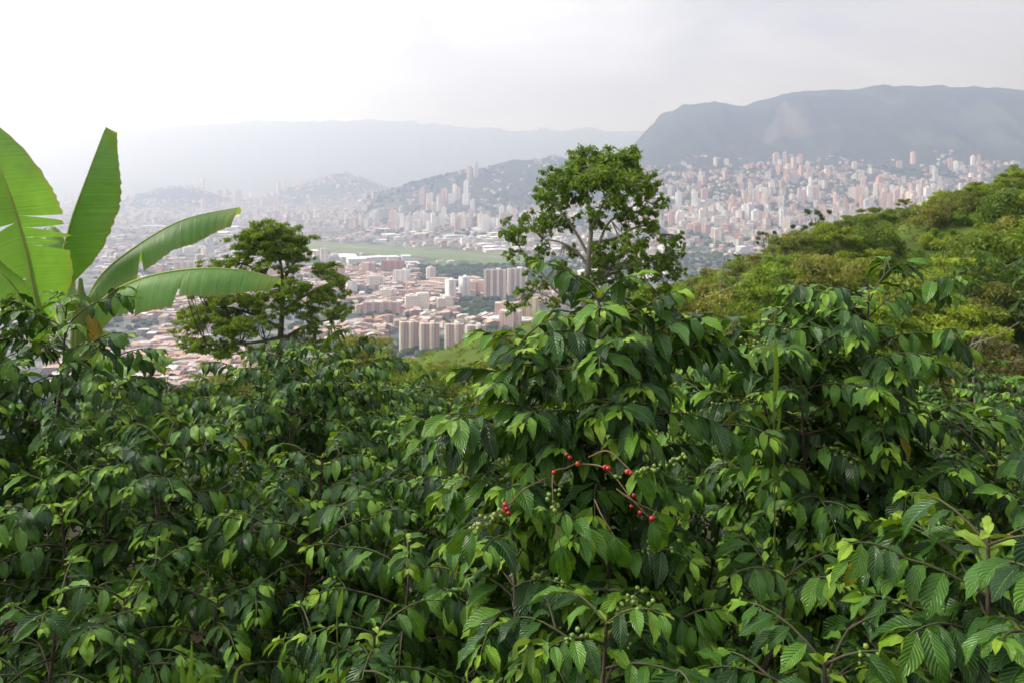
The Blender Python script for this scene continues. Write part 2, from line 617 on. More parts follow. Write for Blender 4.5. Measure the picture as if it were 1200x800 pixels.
# bare cut on the mountain's face, cleared farmland further along
PXT = 600 + F_PX * TX / np.maximum(TY, 1)
cut = (np.abs(PXT - 922 + 14 * fbm(TX / 90, TY / 90, 3)) < 2 + 26 * np.clip((5080 - TY) / 430, 0, 1)) & (TY > 4640) & (TY < 5080) & (fbm(TX / 60, TY / 60, 3) > -0.35)
cut2 = (PXT > 1010) & (PXT < 1230) & (TY > 4350) & (TY < 5000) & (fbm(TX / 170, TY / 110, 4) > 0.22)
for msk, colr in ((cut, (0.110, 0.105, 0.085)), (cut2, (0.062, 0.080, 0.050))):
    TT[msk] = colr
me = make_mesh("terrain", np.stack([TX, TY, TZ], -1), tq, None, TT.reshape(-1, 3),
               np.stack([urban, forest, 0 * urban], -1).reshape(-1, 3), M_TERRAIN, True)
tag(link("terrain", me), kind='structure')

# ------------------------------------------------------------------ the air of the valley
hb = Geo()
X0, X1, Y0, Y1, Z0, Z1 = -17800, 17800, -17800, 17800, float(TZ.min()) - 1.0, float(TZ.max()) + 12
v = [[x, y, z] for z in (Z0, Z1) for x, y in ((X0, Y0), (X1, Y0), (X1, Y1), (X0, Y1))]
hb.add(v, [[3, 2, 1, 0], [4, 5, 6, 7], [0, 1, 5, 4], [1, 2, 6, 5], [2, 3, 7, 6], [3, 0, 4, 7]])
mh = bpy.data.materials.new("haze")
mh.use_nodes = True
mh.node_tree.nodes.clear()
pv = mh.node_tree.nodes.new('ShaderNodeVolumePrincipled')
pv.inputs['Color'].default_value = (0.62, 0.72, 1.0, 1)
pv.inputs['Absorption Color'].default_value = (1, 1, 1, 1)
pv.inputs['Density'].default_value = 2.3e-4
pv.inputs['Anisotropy'].default_value = 0.55
mo = mh.node_tree.nodes.new('ShaderNodeOutputMaterial')
mh.node_tree.links.new(pv.outputs[0], mo.inputs['Volume'])
tag(link("haze", hb.mesh("haze", mh)), kind='stuff')

# ------------------------------------------------------------------ airfield on the valley floor
VZ = -215.0


def flat_y(d):
    return HORIZON + 215.0 * F_PX / d


def d_of(py):
    return 215.0 * F_PX / (py - HORIZON)


def sheet(name, corners, dz_, col, mat, n=24):
    """a strip on the valley floor between two edges given as (px, py) polylines"""
    a, b = corners
    pa = np.array([P(px, py, d_of(py)) for px, py in a])
    pb = np.array([P(px, py, d_of(py)) for px, py in b])
    pa, pb = smooth_path(pa, n), smooth_path(pb, n)
    V = np.concatenate([pa, pb])
    V[:, 2] = height(V[:, 0], V[:, 1]) + dz_
    i = np.arange(n - 1)
    return make_mesh(name, V, np.stack([i, i + 1, n + i + 1, n + i], 1), None, np.array(col), None, mat, True)


M_FIELD = tinted_material("airfield_grass", 0.95, 0.02, 0.45, 0.0, 0.1)
tag(link("airfield_grass", sheet("airfield_grass", ([(330, 281), (420, 287), (520, 293), (640, 302)], [(330, 290), (420, 297), (520, 304), (640, 314)]), 0.6,
                                 (0.15, 0.20, 0.055), M_FIELD)), kind='structure')
tag(link("runway", sheet("runway", ([(335, 285), (420, 290.5), (520, 297), (630, 305)], [(335, 286), (420, 291.8), (520, 298.5), (630, 307)]), 1.2,
                         (0.22, 0.21, 0.20), M_FIELD)), kind='structure')
tag(link("park_lawn", sheet("park_lawn", ([(500, 306), (560, 309), (640, 313)], [(500, 312), (560, 318), (640, 320)]), 0.8,
                            (0.12, 0.17, 0.045), M_FIELD)), kind='structure')

# ------------------------------------------------------------------ houses
BRICK = [(0.42, 0.25, 0.18), (0.46, 0.30, 0.22), (0.36, 0.21, 0.15), (0.50, 0.36, 0.28), (0.55, 0.44, 0.36)]
PALE = [(0.62, 0.58, 0.52), (0.70, 0.68, 0.64), (0.58, 0.52, 0.45), (0.66, 0.60, 0.50)]
ROOF = [(0.36, 0.19, 0.12), (0.42, 0.25, 0.17), (0.47, 0.32, 0.23), (0.32, 0.18, 0.12), (0.52, 0.40, 0.31)]
GREY = [(0.46, 0.43, 0.39), (0.52, 0.50, 0.48), (0.36, 0.34, 0.31), (0.64, 0.62, 0.59)]


def house_arrays(cx, cy, cz, w, l, h, rot, wall, roof, rise):
    """boxes with pitched or nearly flat roofs; every argument an array"""
    n = len(cx)
    base = np.array([[-.5, -.5], [.5, -.5], [.5, .5], [-.5, .5]])
    wx, wy = base[None, :, 0] * w[:, None], base[None, :, 1] * l[:, None]
    rx = np.array([-.54, .54, .54, -.54, -.54, .54])
    ry = np.array([-.54, -.54, .54, .54, 0, 0])
    qx, qy = rx[None] * w[:, None], ry[None] * l[:, None]
    X = np.concatenate([wx, wx, qx], 1)
    Y = np.concatenate([wy, wy, qy], 1)
    Z = np.concatenate([np.zeros((n, 4)) - 3, np.tile(h[:, None], (1, 4)), np.tile(h[:, None], (1, 4)), np.tile((h + rise)[:, None], (1, 2))], 1)
    c, s = np.cos(rot)[:, None], np.sin(rot)[:, None]
    V = np.stack([cx[:, None] + X * c - Y * s, cy[:, None] + X * s + Y * c, cz[:, None] + Z], -1)
    Cc = np.concatenate([np.repeat(wall[:, None], 8, 1), np.repeat(roof[:, None], 6, 1)], 1)
    q = np.array([[0, 1, 5, 4], [1, 2, 6, 5], [2, 3, 7, 6], [3, 0, 4, 7], [8, 9, 13, 12], [10, 11, 12, 13]])
    t = np.array([[9, 10, 13], [11, 8, 12]])
    off = (np.arange(n) * 14)[:, None, None]
    return V.reshape(-1, 3), (q[None] + off).reshape(-1, 4), (t[None] + off).reshape(-1, 3), Cc.reshape(-1, 3)


def pick(cols, n):
    return np.array(cols)[rng.integers(0, len(cols), n)] * rng.uniform(0.85, 1.12, (n, 1))


def scatter(px0, px1, py0, py1, n, flat=True):
    """n places on the valley floor inside a picture rectangle, even over the ground"""
    d0, d1 = d_of(py1), d_of(py0)
    d = np.sqrt(rng.uniform(d0 ** 2, d1 ** 2, n))
    px = rng.uniform(px0, px1, n)
    return px, d


def zone_ok(px, d):
    y = flat_y(d)
    air = (px > 310) & (px < 650) & (y > 279 + (px - 330) * 0.068) & (y < 292 + (px - 330) * 0.08)
    park = ((px > 490) & (px < 700) & (y > 309) & (y < 338)) | ((px > 535) & (px < 600) & (y > 352) & (y < 372)) | ((px > 790) & (y > 300))
    towers = (px > 455) & (y < 425) & (px < 640) & (y > 385)
    return ~(air | park | towers)


lots = []
for (a, b, c, e, n, kind) in ((120, 500, 318, 424, 3000, 'brick'), (495, 660, 340, 400, 420, 'brick'), (120, 660, 268, 318, 1500, 'mixed'),
                              (130, 660, 240, 270, 2400, 'mixed'), (640, 1000, 262, 312, 1300, 'pale'), (0, 130, 240, 400, 900, 'mixed'), (60, 480, 420, 462, 900, 'brick')):
    px, d = scatter(a, b, c, e, n)
    x = (px - 600) / F_PX * d
    keep = zone_ok(px, d) & (fbm(x / 140, d / 140, 3) > -0.14)
    px, d, x = px[keep], d[keep], x[keep]
    m = len(px)
    roof = np.where(rng.random((m, 1)) < (0.72 if kind == 'brick' else 0.35), pick(ROOF, m), pick(GREY, m))
    wall = np.where(rng.random((m, 1)) < (0.7 if kind == 'brick' else 0.3), pick(BRICK, m), pick(PALE, m))
    lots.append((px, d, x, rng.uniform(7, 13, m) * (1 if kind == 'brick' else 1.5), rng.uniform(9, 20, m), rng.uniform(5, 11, m), wall, roof))
px, d, hx_, w, l, h, wall, roof = [np.concatenate([q[i] for q in lots]) for i in range(8)]
rot = 0.35 + 0.25 * np.round(2 * fbm(hx_ / 500, d / 500, 2)) + rng.choice([0, math.pi / 2], len(px)) + rng.normal(0, 0.05, len(px))
cz = height(hx_, d)
rise = np.where(rng.random(len(px)) < 0.6, rng.uniform(0.8, 2.2, len(px)), 0.3)
# the 300 that show largest stand singly, the rest as one mass
vis = (px > 195) & (px < 600) & (flat_y(d) < 408) & ~((px < 405) & (flat_y(d) > 268) & (px < 330))
order = np.argsort(np.where(vis, d, 1e9))
single, rest = order[:300], order[300:]
V, Q, T, Cc = house_arrays(hx_[rest], d[rest], cz[rest], w[rest], l[rest], h[rest], rot[rest], wall[rest], roof[rest], rise[rest])
tag(link("housing", make_mesh("housing", V, Q, T, Cc, None, M_CITY, False)), 'mass of small houses spread over the valley floor', 'houses', kind='stuff')
one = np.ones(1)
proto_house = []
for k in range(12):
    W = np.array([(BRICK + PALE)[k % 9]])
    Rf = np.array([(ROOF + GREY)[(k * 2) % 9]])
    V, Q, T, Cc = house_arrays(0 * one, 0 * one, 0 * one, 9 * one, 13 * one, 7 * one, 0 * one, W, Rf, (1.8 if k % 3 else 0.4) * one)
    tone = 'brick' if k % 9 < 5 else 'pale'
    rt = 'terracotta' if (k * 2) % 9 < 5 else 'grey'
    proto_house.append((make_mesh("house", V, Q, T, Cc, None, M_CITY, False), f"small {tone} house with {'pitched' if k % 3 else 'flat'} {rt} roof in the crowded neighbourhood"))
for i in single:
    me, lab = proto_house[rng.integers(0, 12)]
    o = link("house", me, loc=(hx_[i], d[i], cz[i]))
    o.rotation_euler.z = rot[i]
    o.scale = (w[i] / 9, l[i] / 13, h[i] / 7)
    lab = lab.replace('small', 'narrow' if w[i] < 9 else ('long' if l[i] > 15 else 'squat'))
    tag(o, lab, 'house', 'small houses of the near neighbourhood')

# ------------------------------------------------------------------ big sheds and flat white blocks
shed_me = []
for wallc, roofc in (((0.72, 0.72, 0.70), (0.80, 0.80, 0.80)), ((0.66, 0.62, 0.56), (0.70, 0.70, 0.69)), ((0.58, 0.60, 0.63), (0.62, 0.66, 0.70))):
    V, Q, T, Cc = house_arrays(0 * one, 0 * one, 0 * one, 40 * one, 70 * one, 9 * one, 0 * one, np.array([wallc]), np.array([roofc]), 2.0 * one)
    shed_me.append(make_mesh("shed", V, Q, T, Cc, None, M_PLAIN, False))
SHED_LAB = ['white shed with bright metal roof among the valley warehouses', 'cream shed with dull metal roof among the valley warehouses',
            'blue grey shed with pale metal roof among the valley warehouses']
spots = []
for a, b, c, e, n in ((340, 400, 288, 300, 6), (395, 500, 298, 312, 9), (440, 640, 268, 284, 34), (560, 660, 284, 296, 8), (160, 340, 262, 300, 22), (640, 880, 268, 296, 28), (250, 420, 250, 270, 24),
                      (680, 790, 318, 332, 6)):
    p_, d_ = scatter(a, b, c, e, n)
    spots += list(zip(p_, d_))
for p_, d_ in spots:
    if not zone_ok(np.array([p_]), np.array([d_]))[0] and not (680 < p_ < 790):
        continue
    x, y, z = ground(p_, d_)
    k = int(rng.integers(0, 3))
    o = link("warehouse", shed_me[k], loc=(x, y, z))
    o.rotation_euler.z = 0.3 + rng.choice([0, math.pi / 2])
    s = rng.uniform(0.45, 1.15)
    o.scale = (s, s * rng.uniform(0.7, 1.3), rng.uniform(0.7, 1.6))
    tag(o, ('long ' if s > 0.85 else ('mid sized ' if s > 0.62 else 'short ')) + SHED_LAB[k], 'warehouse', 'warehouses on the valley floor')

# ------------------------------------------------------------------ far apartment towers
TOW = {'pink': (0.64, 0.44, 0.37), 'white': (0.86, 0.86, 0.84), 'beige': (0.74, 0.66, 0.57), 'terracotta': (0.54, 0.34, 0.26), 'grey': (0.56, 0.58, 0.61)}
TOWN = list(TOW)
tower_me = {}
for cname, c in TOW.items():
    for k in range(3):
        g = Geo()
        c2 = np.array(c)
        lt = np.minimum(c2 * 1.18 + 0.03, 0.9)
        if k == 0:
            g.box((0, 0, -8), (20, 15, 68), c2, 0, (0.5, 0.48, 0.46))
            g.box((0, -7.9, -8), (6, 4, 71), lt)
            g.box((2, 2, 60), (7, 6, 5), lt)
        elif k == 1:
            g.box((0, 0, -8), (13, 22, 68), c2, 0, (0.5, 0.48, 0.46))
            g.box((0, 0, -8), (22, 9, 66), lt, 0, (0.5, 0.48, 0.46))
            g.box((0, 0, 60), (6, 6, 6), c2)
        else:
            g.box((-6, 0, -8), (13, 16, 62), c2, 0, (0.5, 0.48, 0.46))
            g.box((7, 1.5, -8), (13, 14, 68), lt, 0, (0.5, 0.48, 0.46))
            g.box((-6, 0, 54), (5, 5, 4), lt)
        tower_me[cname, k] = g.mesh("tower", M_CITY)


def tower(p_, d_, cname, hgt, wid, district, rotz=None):
    x, y, z = ground(p_, d_)
    k = int(rng.integers(0, 3))
    o = link("apartment_tower", tower_me[cname, k], loc=(x, y, z))
    o.rotation_euler.z = rng.uniform(-0.5, 0.5) if rotz is None else rotz
    o.scale = (wid / 20, wid / 20, hgt / 60)
    tall = 'tall' if hgt > 62 else 'lower'
    tall = ('slim ' if wid < 18 else 'broad ') + tall
    shape = ('with projecting core', 'of cross plan', 'in stepped slabs')[k]
    tag(o, f"{tall} {cname} apartment tower {shape} {district}", 'tower', f'towers {district}')


POB = "on the slope below the long mountain"
n_t = 0
cl_c = [(rng.uniform(745, 1180), rng.uniform(2650, 4050)) for _ in range(26)]
while n_t < 225:
    if rng.random() < 0.72:
        c_ = cl_c[int(rng.integers(0, len(cl_c)))]
        p_, d_ = c_[0] + rng.normal(0, 14), c_[1] + rng.normal(0, 70)
    else:
        p_, d_ = rng.uniform(735, 1185), 2600 + 1450 * rng.random() ** 0.9
    if not (733 < p_ < 1190 and 2580 < d_ < 4150):
        continue
    if d_ > 3900 and rng.random() < 0.4:
        continue
    cn = TOWN[rng.choice(5, p=[0.32, 0.30, 0.22, 0.10, 0.06])]
    tower(p_, d_, cn, (26 + 50 * rng.random() ** 1.5) * (1.0 if d_ > 2900 else 0.75), rng.uniform(13, 24), POB)
    n_t += 1
HIL = "on the wooded hill beyond the airfield"
n_t = 0
cl_c = [(455, 3600), (500, 3500), (540, 3400), (575, 3300), (610, 3200), (500, 4100), (545, 4150), (480, 3300), (600, 3450), (640, 3100)]
while n_t < 72:
    c_ = cl_c[int(rng.integers(0, len(cl_c)))]
    p_, d_ = c_[0] + rng.normal(0, 13), c_[1] + rng.normal(0, 90)
    if p_ < 432 or p_ > 660:
        continue
    tower(p_, d_, TOWN[rng.choice(5, p=[0.30, 0.34, 0.24, 0.07, 0.05])], rng.uniform(36, 80), rng.uniform(18, 28), HIL)
    n_t += 1
# two slim white twins standing free on that hill
for p_ in (588, 597):
    tower(p_, 3350, 'white', 92, 22, "in the slim free standing pair", 0.1)

NEI = "among the houses near the airfield"
for p_, y_ in ((395, 330), (412, 342), (440, 338), (432, 322), (505, 330), (300, 318), (318, 326), (205, 300), (222, 296), (240, 302), (190, 322), (175, 316), (488, 366), (455, 352), (520, 366), (560, 345),
               (590, 376), (598, 384), (380, 306), (350, 300), (520, 290), (545, 286), (250, 280), (275, 276), (215, 278), (330, 270), (395, 262), (420, 266)):
    tower(p_, d_of(y_), ('white', 'beige', 'terracotta', 'pink')[int(rng.integers(0, 4))], rng.uniform(15, 33), rng.uniform(16, 30), NEI)

# lower blocks between the towers and the hazy far centre: one mass
lots = []
for (a, b, d0, d1, n, hlo, hhi) in ((725, 1195, 2500, 4050, 2000, 5, 15), (430, 680, 2900, 3900, 700, 5, 16), (40, 420, 3800, 7600, 2200, 6, 22), (720, 1195, 2500, 3300, 260, 18, 34), (740, 1190, 2600, 3950, 90, 24, 48),
                                    (60, 340, 5200, 7800, 60, 40, 95), (730, 1195, 4050, 4220, 60, 4, 7), (300, 440, 3500, 5200, 160, 20, 40)):
    d = np.sqrt(rng.uniform(d0 ** 2, d1 ** 2, n))
    px = rng.uniform(a, b, n)
    x = (px - 600) / F_PX * d
    keep = fbm(x / 160, d / 160, 3) > (-0.15 if hhi < 30 else -1)
    px, d, x = px[keep], d[keep], x[keep]
    m = len(px)
    u = rng.random((m, 1))
    wall = np.where(u < 0.35, pick([(0.58, 0.36, 0.29), (0.5, 0.3, 0.24)], m), np.where(u < 0.8, pick(PALE, m), pick(GREY, m)))
    roof = np.where(rng.random((m, 1)) < 0.45, pick(ROOF, m), pick(GREY, m))
    big = 1.0 if hhi < 30 else 1.3
    lots.append((x, d, rng.uniform(9, 20, m) * big, rng.uniform(10, 26, m) * big, rng.uniform(hlo, hhi, m), wall, roof))
x, d, w, l, h, wall, roof = [np.concatenate([q[i] for q in lots]) for i in range(7)]
V, Q, T, Cc = house_arrays(x, d, height(x, d), w, l, h, rng.uniform(0, 3.1, len(x)), wall, roof, rng.uniform(0.2, 2, len(x)))
tag(link("distant_housing", make_mesh("distant_housing", V, Q, T, Cc, None, M_CITY, False)), 'mass of distant low blocks filling the slopes and hazy centre', 'houses', kind='stuff')


# ------------------------------------------------------------------ nearer apartment blocks with real windows
def block(name, px, py, label, cat, width, depth, hgt, bays, wallc, corec, winc=(0.17, 0.14, 0.12), rotz=0.0, round_core=False, group=None):
    x, y, z = P(px, py, d_of(py))
    z = hz(x, y)
    e = bpy.data.objects.new(name, None)
    COL.objects.link(e)
    e.location = (x, y, z)
    e.rotation_euler.z = rotz
    tag(e, label, cat, group)
    g = Geo()
    g.box((0, 0, -3), (width, depth, hgt + 3), np.array(wallc), 0, (0.45, 0.42, 0.40))
    link("wall", g.mesh("wall", M_PLAIN), e)
    bw = width / bays
    wd = Geo()
    floors = int(hgt // 2.9)
    for bi in range(bays):
        bx = -width / 2 + (bi + 0.5) * bw
        core = bi % 2 == 0
        if core:
            c = Geo()
            if round_core:
                c.cyl((bx, -depth / 2, -3), bw * 0.46, hgt + 4.5, np.array(corec), 14)
            else:
                c.box((bx, -depth / 2, -3), (bw * 0.62, 2.6, hgt + 4.6), np.array(corec))
            link("stair_core", c.mesh("stair_core", M_PLAIN, False), e)
        for fl in range(floors):
            zz = 1.1 + fl * 2.9
            if core:
                if round_core:
                    wd.box((bx + bw * 0.1, -depth / 2 - bw * 0.455, zz), (0.9, 0.25, 1.3), np.array(winc))
                else:
                    wd.box((bx, -depth / 2 - 1.32, zz), (1.2, 0.1, 1.3), np.array(winc))
            else:
                for sx in (-0.26, 0.26):
                    wd.box((bx + sx * bw, -depth / 2 - 0.06, zz), (bw * 0.27, 0.12, 1.5), np.array(winc))
    for sx in (-1, 1):
        for fl in range(floors):
            for yy in (-depth * 0.25, depth * 0.2):
                wd.box((sx * (width / 2 + 0.05), yy, 1.1 + fl * 2.9), (0.12, 1.8, 1.4), np.array(winc))
    o = link("windows", wd.mesh("windows", M_PLAIN), e)
    o['kind'] = 'stuff'
    r = Geo()
    r.box((width * 0.15, 0, hgt), (width * 0.22, depth * 0.5, 2.8), np.array(corec))
    r.box((0, -depth / 2 + 0.2, hgt), (width, 0.4, 0.9), np.array(wallc) * 0.9)
    link("roof_block", r.mesh("roof_block", M_PLAIN), e)
    return e


CREAM, PINK = (0.74, 0.64, 0.50), (0.56, 0.38, 0.29)
g_ = 'cream and brick towers at the foot of the slope'
block("apartment_block", 479, 411, 'cream and brick tower with rounded cores, first of the front row, beside open houses', 'apartments', 24, 13, 36, 4, PINK, CREAM, round_core=True, group=g_, rotz=0.12)
block("apartment_block", 503, 412, 'cream and brick tower with rounded cores, second of the front row', 'apartments', 25, 14, 35, 4, PINK, CREAM, round_core=True, group=g_, rotz=0.12)
block("apartment_block", 532, 413, 'cream and brick tower with rounded cores, third of the front row, past the tree gap', 'apartments', 24, 13, 35, 4, PINK, CREAM, round_core=True, group=g_, rotz=0.08)
block("apartment_block", 557, 416, 'cream and brick tower with rounded cores, last of the front row, beside the scrub', 'apartments', 25, 14, 36, 4, PINK, CREAM, round_core=True, group=g_, rotz=0.08)
block("apartment_block", 580, 352, 'tall brown tower with white vertical bands beside the park trees', 'apartments', 40, 16, 54, 7, (0.50, 0.33, 0.26), (0.78, 0.76, 0.74))
block("apartment_block", 606, 350, 'tall pinkish tower with white vertical bands behind the leafy tree', 'apartments', 34, 16, 54, 7, (0.55, 0.42, 0.36), (0.80, 0.79, 0.78), rotz=0.2)
block("apartment_block", 620, 373, 'yellow apartment block behind the coffee shrub top', 'apartments', 26, 16, 32, 5, (0.66, 0.54, 0.22), (0.72, 0.62, 0.34), rotz=-0.25)
block("apartment_block", 471, 334, 'white apartment tower in three stepped bays near the orange block', 'apartments', 32, 18, 30, 6, (0.82, 0.82, 0.80), (0.88, 0.88, 0.87))
block("apartment_block", 528, 351, 'white tower with blank end wall, first of a pair by the park', 'apartments', 14, 24, 35, 3, (0.76, 0.76, 0.74), (0.86, 0.86, 0.85), rotz=0.35)
block("apartment_block", 544, 350, 'taller white tower with blank end wall, second of a pair by the park', 'apartments', 14, 24, 39, 3, (0.78, 0.78, 0.76), (0.86, 0.86, 0.85), rotz=0.35)
block("apartment_block", 460, 320, 'orange brick apartment slab near the airfield', 'apartments', 50, 16, 28, 7, (0.48, 0.22, 0.13), (0.56, 0.30, 0.20))
block("apartment_block", 486, 352, 'low pink apartment slab among the brick houses', 'apartments', 56, 14, 18, 9, (0.58, 0.40, 0.34), (0.66, 0.52, 0.44))
block("apartment_block", 448, 366, 'low reddish apartment slab among the brick houses', 'apartments', 60, 14, 16, 9, (0.50, 0.30, 0.24), (0.62, 0.46, 0.38))
block("apartment_block", 226, 320, 'long cream apartment slab behind the banana leaves', 'apartments', 80, 16, 26, 11, (0.62, 0.48, 0.38), (0.72, 0.62, 0.52))
block("apartment_block", 268, 322, 'shorter cream apartment slab behind the banana leaf tip', 'apartments', 56, 16, 22, 9, (0.64, 0.50, 0.40), (0.74, 0.66, 0.56))
o = link("market_hall", shed_me[0], loc=ground(597, 1190))
o.rotation_euler.z = 1.1
o.scale = (0.7, 0.9, 1.0)
tag(o, 'long white roofed hall in front of the yellow block', 'hall')
for i, (p_, y_, L) in enumerate(((505, 338, 60), (520, 334, 70), (548, 336, 55), (553, 332, 40))):
    V, Q, T, Cc = house_arrays(0 * one, 0 * one, 0 * one, 13 * one, L * one, 12 * one, 0 * one, np.array([(0.66, 0.52, 0.42)]), np.array([(0.62, 0.45, 0.35)]), 2.5 * one)
    o = link("terrace_row", make_mesh("terrace_row", V, Q, T, Cc, None, M_CITY, False), loc=ground(p_, d_of(y_)))
    o.rotation_euler.z = 0.95
    tag(o, 'long terrace of pale houses running towards the white pair of towers', 'terrace', 'slanting terraces')


# ------------------------------------------------------------------ woods and street trees of the valley
def blob_proto(seed):
    r = np.random.default_rng(seed)
    import bmesh
    bm = bmesh.new()
    bmesh.ops.create_icosphere(bm, subdivisions=1, radius=1.0)
    V = np.array([v.co[:] for v in bm.verts])
    T = np.array([[v.index for v in f.verts] for f in bm.faces])
    bm.free()
    V *= r.uniform(0.75, 1.25, (len(V), 1))
    V[:, 2] = V[:, 2] * 0.8 + 0.5
    return V, T


def canopy_mass(name, label, pts, size, cols):
    protos = [blob_proto(s) for s in range(4)]
    n = len(pts)
    sc = rng.uniform(size[0], size[1], n)
    which = rng.integers(0, 4, n)
    VV, TT_, CC, off = [], [], [], 0
    base = np.array(cols)[rng.integers(0, len(cols), n)] * rng.uniform(0.7, 1.25, (n, 1))
    for k in range(4):
        m = which == k
        V, T = protos[k]
        a = rng.uniform(0, 6.28, m.sum())
        c, s = np.cos(a)[:, None], np.sin(a)[:, None]
        X = V[None, :, 0] * c - V[None, :, 1] * s
        Y = V[None, :, 0] * s + V[None, :, 1] * c
        W = np.stack([X, Y, np.tile(V[None, :, 2], (m.sum(), 1))], -1) * sc[m][:, None, None] + pts[m][:, None]
        VV.append(W.reshape(-1, 3))
        TT_.append((T[None] + off + (np.arange(m.sum()) * len(V))[:, None, None]).reshape(-1, 3))
        CC.append(np.repeat(base[m], len(V), 0))
        off += m.sum() * len(V)
    me = make_mesh(name, np.concatenate(VV), None, np.concatenate(TT_), np.concatenate(CC), None, M_CANOPY, False)
    tag(link(name, me), label, 'trees', kind='stuff')


DKG = [(0.030, 0.055, 0.020), (0.040, 0.070, 0.022), (0.055, 0.085, 0.028)]


def pts_at(px, d):
    x = (px - 600) / F_PX * d
    return np.stack([x, d, height(x, d)], 1)


allp = []
for a, b, c, e, n in ((490, 660, 311, 340, 620), (532, 605, 350, 374, 160), (780, 960, 296, 330, 420), (640, 760, 300, 322, 150), (420, 500, 312, 330, 60), (455, 660, 400, 418, 160), (560, 680, 376, 398, 120)):
    p_, d_ = scatter(a, b, c, e, n)
    allp.append(pts_at(p_, d_))
p_ = rng.uniform(0, 720, 900)
d_ = np.sqrt(rng.uniform(330 ** 2, 900 ** 2, 900))
allp.append(pts_at(p_, d_))
canopy_mass("park_woodland", 'dark green woods beside the airfield and between the blocks', np.concatenate(allp), (3.5, 7.5), DKG)
allp = []
for a, b, c, e, n in ((110, 660, 318, 424, 1900), (110, 660, 240, 318, 1500), (640, 1000, 262, 312, 420)):
    p_, d_ = scatter(a, b, c, e, n)
    k = zone_ok(p_, d_)
    x = (p_ - 600) / F_PX * d_
    k &= (fbm(x / 140, d_ / 140, 3) < -0.10) | (rng.random(n) < 0.14)
    allp.append(pts_at(p_[k], d_[k]))
canopy_mass("street_trees", 'scattered street trees between the valley roofs', np.concatenate(allp), (3.0, 6.0), DKG)
p_ = rng.uniform(430, 1195, 6500)
d_ = np.sqrt(rng.uniform(2500 ** 2, 4700 ** 2, 6500))
x = (p_ - 600) / F_PX * d_
k = ((fbm(x / 160, d_ / 160, 3) < 0.10) ) & ((p_ > 715) | (d_ > 3000)) & (height(x, d_) < 60)
canopy_mass("slope_woodland", 'woods between the towers on the far slopes', pts_at(p_[k], d_[k]), (6, 13), DKG)


# ------------------------------------------------------------------ foliage built from single leaves
def leaf_cloud(centres, radii, counts, size, cols, r, flat=(1, 1, 1), shell=0.55, long=2.0, up=0.5):
    """rhombic leaves spread through clumps; returns vertices, quads, colours"""
    n = int(sum(counts))
    ci = np.repeat(np.arange(len(counts)), counts)
    u = r.normal(size=(n, 3))
    u /= np.linalg.norm(u, axis=1, keepdims=True)
    rad = shell + (1 - shell) * r.random((n, 1))
    rad *= r.uniform(0.75, 1.15, (n, 1))
    c = np.asarray(centres)[ci] + u * rad * np.asarray(radii)[ci][:, None] * np.array(flat)
    nrm_ = u * 0.6 + r.normal(0, 0.55, (n, 3)) + np.array([0, 0, up])
    nrm_ /= np.linalg.norm(nrm_, axis=1, keepdims=True)
    a = np.cross(nrm_, r.normal(size=(n, 3)))
    a /= np.linalg.norm(a, axis=1, keepdims=True) + 1e-9
    a[:, 2] -= 0.25
    b = np.cross(nrm_, a)
    s = size * r.uniform(0.6, 1.3, (n, 1))
    V = np.stack([c - a * s, c + b * s / long, c + a * s, c - b * s / long], 1)
    V[:, 1] += nrm_ * s * 0.15
    V[:, 3] += nrm_ * s * 0.15
    cc = np.asarray(cols)[r.integers(0, len(cols), n)] * r.uniform(0.75, 1.25, (n, 1))
    clump = r.uniform(0.82, 1.18, len(counts))[ci][:, None]
    return V.reshape(-1, 3), np.arange(n * 4).reshape(-1, 4), np.repeat(cc * clump, 4, 0)


GREENS = {
    'mid': [(0.120, 0.182, 0.022), (0.140, 0.208, 0.025), (0.100, 0.156, 0.019)],
    'bright': [(0.175, 0.265, 0.024), (0.200, 0.285, 0.028), (0.145, 0.230, 0.022)],
    'dark': [(0.060, 0.105, 0.017), (0.072, 0.122, 0.019), (0.050, 0.090, 0.016)],
    'olive': [(0.150, 0.175, 0.038), (0.170, 0.190, 0.045), (0.125, 0.155, 0.034)],
    'russet': [(0.090, 0.062, 0.034), (0.075, 0.085, 0.030), (0.080, 0.100, 0.030)],
}


def limb_tree(g, base, tips, r0, r, col):
    """a trunk and one curved limb to every tip"""
    for tip, attach, rad in tips:
        a, b = np.asarray(attach, float), np.asarray(tip, float)
        m = (a + b) / 2 + r.normal(0, 0.06, 3) * np.linalg.norm(b - a) + np.array([0, 0, -0.08]) * np.linalg.norm(b - a)
        pts = smooth_path([a, m, b], 7)
        g.tube(pts, np.linspace(rad, rad * 0.25, 7), col, 5)


